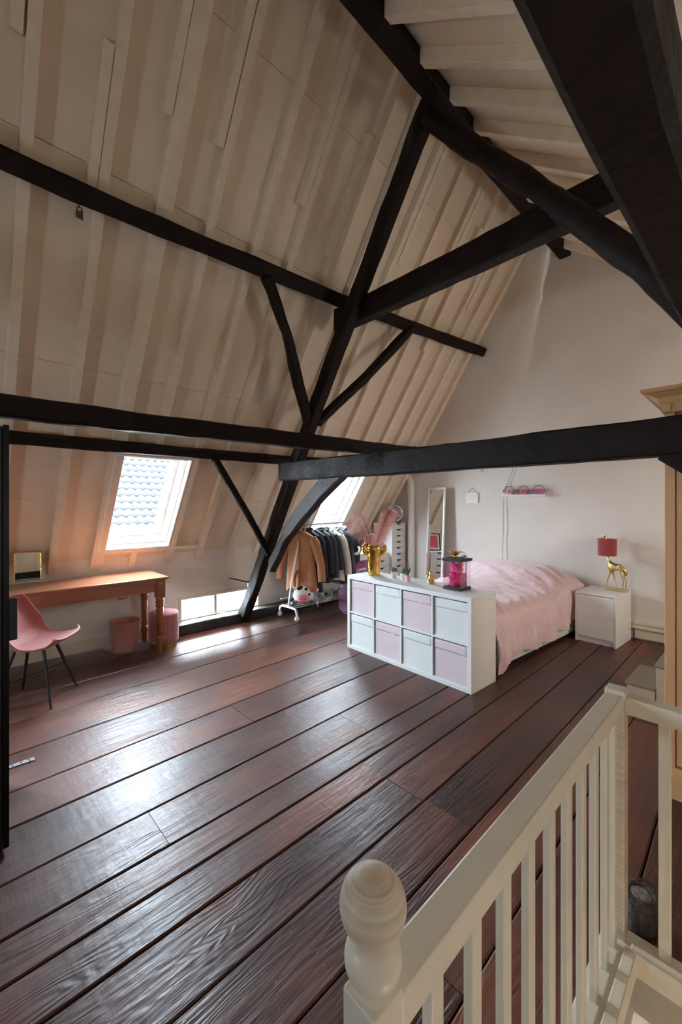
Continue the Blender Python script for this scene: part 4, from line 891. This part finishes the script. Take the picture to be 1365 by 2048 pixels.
# cow bag, shoes
cw = thing('cow_backpack', 'plush cow patterned bag with pink snout under the tan coat', 'bag', (3.50, 4.36, .168), -42)
cw.scale = (1.25, 1.2, 1.12)
B().ball((0, 0, .115), (.115, .085, .115), 26, 18).obj('bag_body', 'cow', cw, smooth=True)
B().ball((0, -.08, .085), (.075, .035, .05), 20, 12).obj('snout', 'snout', cw, smooth=True)
for s in (-1, 1):
    B().ball((s * .025, -.113, .095), (.008, .006, .010), 8, 6).obj('nostril', 'rose', cw)
    B().ball((s * .12, -.01, .175), (.05, .018, .028), 14, 8).obj('ear', 'cow', cw, smooth=True)
    B().ball((s * .10, -.07, .03), (.035, .035, .035), 12, 8).obj('hoof', 'rackgrey', cw, smooth=True)
B().tube([(-.06, .06, .2), (-.03, .08, .26), (.03, .08, .26), (.06, .06, .2)], .008, 6).obj('strap', 'black', cw, smooth=True)
def shoe(x, y, rz, m, lab):
    t = thing('sneaker', lab, 'shoe', (x, y, .169), rz, 'sneakers on the rack rods')
    def sole(u, v):
        a = 2 * math.pi * u; L_ = .135; wq = .044 * (1 - .12 * math.cos(a)) ; return (L_ * math.cos(a), wq * math.sin(a), .03 * v)
    b = B().grid(sole, 28, 2); b.add([sole(i / 28, 1) for i in range(28)], [tuple(range(28))]); b.add([sole(i / 28, 0) for i in range(28)], [tuple(range(28))]); b.obj('sole', 'sole', t, smooth=True, ang=50)
    def up(u, v):
        a = 2 * math.pi * u; c = math.cos(a); k = smooth01(v)
        x_ = .128 * c * (1 - .45 * k) - .052 * k; y_ = .041 * math.sin(a) * (1 - .35 * k); z_ = .028 + (.075 if c < .2 else .075 - .03 * (c - .2)) * v ** .8 + (.012 * v if c < -.5 else 0); return (x_, y_, z_)
    o = B().grid(up, 28, 8).obj('upper', m, t, smooth=True, ang=80); s = o.modifiers.new('t', 'SOLIDIFY'); s.thickness = .005
    B().tube([(.05, 0, .075), (-.0, 0, .105), (-.03, 0, .13)], [.016, .02, .018], 10, sq=(1, .4)).obj('tongue', m, t, smooth=True)
    b = B()
    for i in range(4): b.tube([(.045 - i * .016, -.022, .078 + i * .009), (.04 - i * .016, 0, .092 + i * .009), (.045 - i * .016, .022, .078 + i * .009)], .003, 5)
    b.obj('laces', 'lace', t, smooth=True)
shoe(3.70, 4.36, -112, 'shoe', 'pale blue sneaker on the rack rods beside the cow bag')
shoe(3.83, 4.36, -106, 'shoe', 'pale blue sneaker on the rack rods farther from the cow bag')
shoe(4.00, 4.38, -150, 'shoe2', 'beige sneaker on the rack rods under the navy jacket')
shoe(4.16, 4.37, -155, 'shoe2', 'beige sneaker at the end of the rods by the lilac beanbag')

# ================================================================== VANITY CORNER
bb = thing('beanbag', 'lilac sequin beanbag on the floor behind the cube shelf', 'beanbag', (4.14, 4.05, 0), 20)
B().lathe([(.001, 0), (.14, 0), (.19, .05), (.205, .10), (.19, .16), (.172, .185)], 32, fn=lambda a, z: 1 + .03 * math.sin(a * 5)).obj('lower_lobe', 'sequin', bb, smooth=True)
B().lathe([(.172, .186), (.19, .21), (.20, .26), (.185, .32), (.13, .36), (.001, .375)], 32, fn=lambda a, z: 1 + .03 * math.sin(a * 6 + 1)).obj('upper_lobe', 'sequin', bb, smooth=True)
vs_ = thing('vanity_stool', 'small white stool topped by a fluffy pink cover', 'stool', (4.665, 4.45, 0), 8)
for sx in (-1, 1):
    for sy in (-1, 1): B().tube([(sx * .07, sy * .07, .50), (sx * .09, sy * .09, 0)], .012, 8).obj('leg', 'rackwhite', vs_, smooth=True)
B().box(-.10, -.10, .50, .10, .10, .53).obj('seat', 'white', vs_, bevel=.01)
rnd = random.Random(9); b = B(); b.ball((0, 0, .565), (.105, .105, .055), 20, 10)
for _ in range(2200):
    z = rnd.uniform(-.3, 1); a = rnd.uniform(0, 6.283); k = math.sqrt(1 - z * z); d = Vector((k * math.cos(a), k * math.sin(a), z)); p = Vector((d.x * .105, d.y * .105, .565 + d.z * .055))
    e = p + (d + Vector((rnd.uniform(-.6, .6), rnd.uniform(-.6, .6), rnd.uniform(-.6, .6)))).normalized() * rnd.uniform(.012, .03); s = Vector((rnd.uniform(-1, 1), rnd.uniform(-1, 1), rnd.uniform(-1, 1))).normalized() * .004
    b.add([p - s, p + s, e], [(0, 1, 2)])
o = b.obj('fluffy_cover', 'fluff', vs_); o['kind'] = 'stuff'
def drawers(name, label, loc, wd, dp, zs, top, rz=0):
    t = thing(name, label, 'drawer unit', loc, rz)
    B().box(0, .016, 0, wd, dp, top).obj('carcass', 'white', t, bevel=.002)
    for z0, z1 in zip(zs, zs[1:]):
        h = z1 - .001; c = wd / 2; ns_ = 12
        poly = [(.002, z0 + .001), (wd - .002, z0 + .001), (wd - .002, h)] + [(c + .062 - .124 * i / ns_, h - (.026 * math.sin(math.pi * max(0, min(1, (i / ns_ - 0) * 1))) ** .55)) for i in range(ns_ + 1)] + [(.002, h)]
        d = B().prism(poly, 0, .015, lambda x, z, y: Vector((x, y, z))).obj('drawer_front', 'white', t)
        B().box(c - .058, .0142, h - .026, c + .058, .0155, h - .001).obj('finger_slot', 'black', d)
    return t
zs = [.03, .20, .36, .52, .62, .72, .82, .92, 1.02, 1.12, 1.215]
drawers('tall_drawer_unit', 'tall narrow white drawer unit with cut-out grips in the gable corner', (5.205, 4.20, 0), .355, .40, zs, 1.22)
drawers('low_drawer_unit', 'low white drawer unit with cut-out grips beside the tall one', (4.80, 4.22, 0), .36, .42, [.03, .22, .40, .52, .635, .74], .755)
vt = thing('vanity_desk', 'white desk behind the plumes next to the low drawer unit', 'desk', (4.53, 4.34, 0))
B().box(0, 0, .735, .265, .40, .76).obj('desktop', 'white', vt, bevel=.002); B().box(0, .0, .655, .265, .40, .735).obj('desk_drawer', 'white', vt, bevel=.002)
for x, y in ((.0, .36), (.235, .36)): B().box(x, y, 0, x + .03, y + .03, .655).obj('leg', 'white', vt)
pi = thing('framed_picture', 'dark framed red picture leaning on the low drawer unit', 'picture', (4.98, 4.43, .757), 0)
mm = Matrix.Rotation(R(-12), 4, 'X')
B().box(-.17, 0, 0, -.15, .02, .32, mm).box(.15, 0, 0, .17, .02, .32, mm).box(-.15, 0, 0, .15, .02, .02, mm).box(-.15, 0, .30, .15, .02, .32, mm).obj('frame', 'black', pi)
B().box(-.15, .008, .02, .15, .014, .30, mm).obj('print', 'picture', pi); B().box(-.15, .005, .02, -.12, .0075, .30, mm).box(.12, .005, .02, .15, .0075, .30, mm).box(-.12, .005, .27, .12, .0075, .30, mm).box(-.12, .005, .02, .12, .0075, .05, mm).obj('passe_partout', 'paper', pi)
fa = thing('desk_fan', 'round wire cage desk fan on the tall drawer unit', 'fan', (5.36, 4.27, 1.2205), -38)
b = B()
def ringpts(r, y): return [(r * math.cos(a * .2618), y, .155 + r * math.sin(a * .2618)) for a in range(25)]
for r, y in ((.128, -.035), (.128, .0), (.09, -.048), (.05, -.055), (.128, .03)): b.tube(ringpts(r, y), .0022 if r < .12 else .0035, 5, cap=False)
for i in range(28):
    a = i * 2 * math.pi / 28; c_, s_ = math.cos(a), math.sin(a)
    b.tube([(.03 * c_, -.057, .155 + .03 * s_), (.09 * c_, -.05, .155 + .09 * s_), (.127 * c_, -.034, .155 + .127 * s_), (.127 * c_, .03, .155 + .127 * s_), (.07 * c_, .06, .155 + .07 * s_)], .0013, 4)
b.obj('cage', 'steel', fa, smooth=True)
def fanblade(u, v, a0):
    r = .03 + .08 * u; a = a0 + (v - .5) * 1.25; return (r * math.cos(a), -.012 + (v - .5) * .04, .155 + r * math.sin(a))
for k in range(4):
    o = B().grid(lambda u, v: fanblade(u, v, k * 1.571), 5, 6).obj('blade', 'steel', fa, smooth=True); s = o.modifiers.new('t', 'SOLIDIFY'); s.thickness = .002
B().ball((0, -.05, .155), (.026, .012, .026), 14, 8).ball((0, .06, .155), (.05, .055, .05), 14, 10).obj('motor', 'black_metal', fa, smooth=True)
B().tube([(-.132, 0, .155), (-.12, .01, .06), (-.07, .02, .006), (.07, .02, .006), (.12, .01, .06), (.132, 0, .155)], .007, 8).obj('stand', 'black', fa, smooth=True)
wb = thing('white_carton', 'white square carton standing behind the fan', 'box', (5.27, 4.40, 1.2205), 6); B().box(-.055, 0, 0, .055, .06, .165).obj('carton', 'white', wb, bevel=.002)
B().box(-.03, -.001, .03, .03, 0, .13).obj('carton_window', 'paper', wb)
pp = thing('drain_pipe', 'white boxed drain pipe down the gable corner by the tall drawers', 'pipe', (5.585, 4.10, 0))
B().tube([(0, 0, 0), (0, 0, 1.86)], .055, 24).obj('pipe', 'white', pp, smooth=True); B().tube([(0, 0, 1.72), (0, 0, 1.84)], .062, 24).obj('pipe_socket', 'white', pp, smooth=True)
B().tube([(0, 0, 1.84), (0, .01, 1.92), (0, .05, 1.98)], [.055, .054, .052], 20).obj('pipe_elbow', 'white', pp, smooth=True)
mr = thing('standing_mirror', 'tall white framed mirror leaning on the gable wall', 'mirror', (5.48, 3.61, 0), -11)
mm = Matrix.Rotation(R(2.6), 4, 'Y'); W2, H2 = .178, 1.79
b = B()
for bxx in ((0, -W2, 0, .025, -W2 + .03, H2), (0, W2 - .03, 0, .025, W2, H2), (0, -W2 + .03, 0, .025, W2 - .03, .03), (0, -W2 + .03, H2 - .03, .025, W2 - .03, H2)): b.box(*bxx, mm)
b.obj('frame', 'white', mr, bevel=.002); B().box(.008, -W2 + .03, .03, .014, W2 - .03, H2 - .03, mm).obj('glass', 'mirror', mr)

# ================================================================== ON THE GABLE
ls = thing('ledge_shelf', 'white picture ledge on the gable wall', 'shelf', (5.649, 2.265, 1.632))
B().box(-.10, -.30, 0, 0, .30, .012).obj('ledge', 'white', ls, bevel=.002); B().box(-.10, -.30, .012, -.09, .30, .024).obj('front_lip', 'white', ls, bevel=.001); B().box(-.012, -.30, .012, 0, .30, .055).obj('back_board', 'white', ls, bevel=.001)
def hexf(y, lab, cm):
    t = thing('hexagon_lantern', lab, 'lantern', (5.598, y, 1.6445), 4, 'hexagon lanterns on the ledge')
    b = B(); r = .072; H = [(r * math.cos(a * math.pi / 3), r * .866 + r * math.sin(a * math.pi / 3)) for a in range(6)]
    for x in (-.036, .034): b.tube([(x, *H[i % 6]) for i in range(7)], .0026, 6)
    for yy, zz in H: b.tube([(-.036, yy, zz), (.034, yy, zz)], .0022, 6)
    b.obj('frame', 'iron', t, smooth=True)
    B().prism(H, -.034, -.032, lambda a, z, x: Vector((x, a * .95, .062 + (z - .062) * .95))).obj('pane', 'acrylic', t)
    B().box(-.02, -.038, .004, .02, .034, .085).obj('keepsake', cm, t, bevel=.006); B().ball((-.022, -.004, .055), (.006, .018, .018), 12, 8).obj('motif', 'rose', t, smooth=True)
hexf(2.455, 'hexagon glass lantern on the ledge nearest the wall cords, pale pink keepsake', 'pot_pink')
hexf(2.262, 'middle hexagon glass lantern on the ledge', 'snout')
hexf(2.066, 'hexagon glass lantern at the ledge end away from the cords, strong pink keepsake', 'fluff')
pq = thing('wall_plaque', 'little white plaque hanging from a string on the gable wall', 'plaque', (5.64, 3.03, 1.545))
B().box(-.012, -.092, 0, .008, .092, .148).obj('board', 'white', pq, bevel=.002)
B().tube([(-.002, -.075, .148), (0, 0, .222), (-.002, .075, .148)], .0018, 5).obj('string', 'stem', pq); B().ball((0, 0, .222), (.008, .004, .004), 8, 6).obj('nail', 'steel', pq)
b = B()
for r_, z_ in enumerate((.102, .058)):
    b.tube([(-.0128, .062 - .0031 * k, z_ + .009 * math.sin(k * 1.05 + r_) + .008 * math.sin(k * .37 + r_ * 2)) for k in range(41 - 6 * r_)], .0013, 4)
b.obj('script_line', 'brass', pq).__setitem__('kind', 'stuff')
for k, (lab, dy) in enumerate((('pale cord on the gable wall running down beside the ledge, straighter one', 0), ('pale cord on the gable wall running down beside the ledge, wavier one', -.05))):
    t = thing('hanging_cable', lab, 'cord', (5.644, 2.56 + dy, 1.6))
    rr = random.Random(k); pts = [(0, -.16, .62), (0, -.13, .40), (0, -.03, .16), (0, 0, .05)] + [(0, .004 * math.sin(i * 1.1 + k) * (1 + k) + .02 * i / 9 * (1 - k) - 0, -.1 * i) for i in range(10)]
    B().tube(pts, .003, 6).obj('cord', 'cord', t, smooth=True)
chk = thing('cup_hook', 'tiny wire hook under the tie beam above the bed', 'hook', (2.66, 1.364, 1.765))
B().tube([(0, 0, 0), (0, 0, -.012), (0, -.008, -.022), (0, -.016, -.016), (0, -.016, -.006)], .0016, 6).obj('hook', 'iron', chk, smooth=True)

# ================================================================== WARDROBE, STEPS, IRON WEIGHT
wd = thing('tall_wardrobe', 'tall cream painted wardrobe with moulded cornice behind the railing', 'wardrobe', (2.75, .372, 0))
WW = 1.15
B().box(.02, -WW, .0, .55, 0, 2.03).obj('carcass', 'wardrobe', wd, bevel=.004)
B().box(0, -.045, .13, .02, -.0, 2.0).obj('corner_stile', 'wardrobe', wd, bevel=.003); B().box(0, -WW, .13, .02, -WW + .045, 2.0).obj('corner_stile', 'wardrobe', wd, bevel=.003)
B().box(-.055, -WW - .03, 0, .56, .012, .115).add([(-.055, -WW - .03, .115), (.02, -WW - .03, .115), (.02, .012, .115), (-.055, .012, .115), (-.01, -WW, .14), (.02, -WW, .14), (.02, 0, .14), (-.01, 0, .14)], [(0, 3, 2, 1), (4, 5, 6, 7), (0, 1, 5, 4), (1, 2, 6, 5), (2, 3, 7, 6), (3, 0, 4, 7)]).obj('plinth', 'wardrobe', wd, bevel=.004)
for y0, y1 in ((-.572, -.048), (-1.102, -.578)):
    d = B().box(.004, y0, .15, .02, y0 + .07, 1.97).box(.004, y1 - .07, .15, .02, y1, 1.97).box(.004, y0 + .07, .15, .02, y1 - .07, .27).box(.004, y0 + .07, 1.88, .02, y1 - .07, 1.97).box(.004, y0 + .07, 1.0, .02, y1 - .07, 1.09).obj('door', 'wardrobe', wd, bevel=.003)
    for z0, z1 in ((.285, .985), (1.105, 1.865)): B().box(.012, y0 + .085, z0, .0195, y1 - .085, z1).obj('door_panel', 'wardrobe', d, bevel=.004)
    B().ball((-.012, y1 - .035 if y0 < -.7 else y0 + .035, 1.02), .014, 10, 8).obj('knob', 'brass', d, smooth=True)
def cornice(prf_):
    b = B()
    for (o0, z0), (o1, z1) in zip(prf_, prf_[1:]):
        a = [(-o0, o0, z0), (-o0, -WW - o0, z0), (.55, -WW - o0, z0), (.55, o0, z0)]; c = [(-o1, o1, z1), (-o1, -WW - o1, z1), (.55, -WW - o1, z1), (.55, o1, z1)]
        b.add(a + c, [(i, (i + 1) % 4, 4 + (i + 1) % 4, 4 + i) for i in range(4)])
    o1, z1 = prf_[-1]; b.add([(-o1, o1, z1), (-o1, -WW - o1, z1), (.55, -WW - o1, z1), (.55, o1, z1)], [(0, 1, 2, 3)])
    o1, z1 = prf_[0]; b.add([(-o1, o1, z1), (-o1, -WW - o1, z1), (.55, -WW - o1, z1), (.55, o1, z1)], [(0, 3, 2, 1)]); return b
cornice([(.002, 2.0), (.012, 2.005), (.012, 2.05), (.016, 2.052), (.024, 2.07), (.026, 2.078), (.034, 2.086), (.046, 2.09), (.066, 2.102), (.086, 2.106), (.092, 2.114), (.092, 2.126), (.0, 2.14)]).obj('cornice', 'wardrobe', wd)
for i in range(16): B().box(-.018, -.028 - i * .07, 2.012, -.011, -.006 - i * .07, 2.046).obj('dentil', 'wardrobe', wd, bevel=.001)
sp = thing('carpeted_steps', 'white boxed steps with grey carpet treads beyond the wardrobe', 'steps', (3.70, .742, 0), -1)
for i, (h, w_) in enumerate(((.162, .18), (.337, .18), (.512, .18))):
    y1 = -i * .18
    B().box(.012, y1 - .185, 0, .49, y1 - .012, h - .0).obj('riser_box', 'skirting', sp, bevel=.002)
    B().box(0, y1 - .19, h, .50, y1, h + .016).obj('tread', 'carpet', sp, bevel=.004)
iw = thing('iron_weight', 'rusty cylindrical iron weight with wire handle on the boards behind the corner post', 'weight', (1.80, .312, .002))
B().lathe([(.001, 0), (.046, 0), (.049, .006), (.049, .095), (.047, .104), (.044, .110), (.047, .116), (.046, .121), (.040, .121), (.038, .114), (.001, .112)], 28).obj('body', 'iron', iw, smooth=True, ang=50)
B().lathe([(.001, .116), (.028, .118), (.037, .113)], 24).obj('lid', 'iron_lid', iw, smooth=True)
B().tube([(-.034, .036, .106), (-.036, .038, .135), (-.022, .026, .158), (.0, .004, .165), (.022, -.02, .158), (.034, -.034, .135), (.033, -.034, .106)], .0042, 8).obj('handle', 'iron', iw, smooth=True)
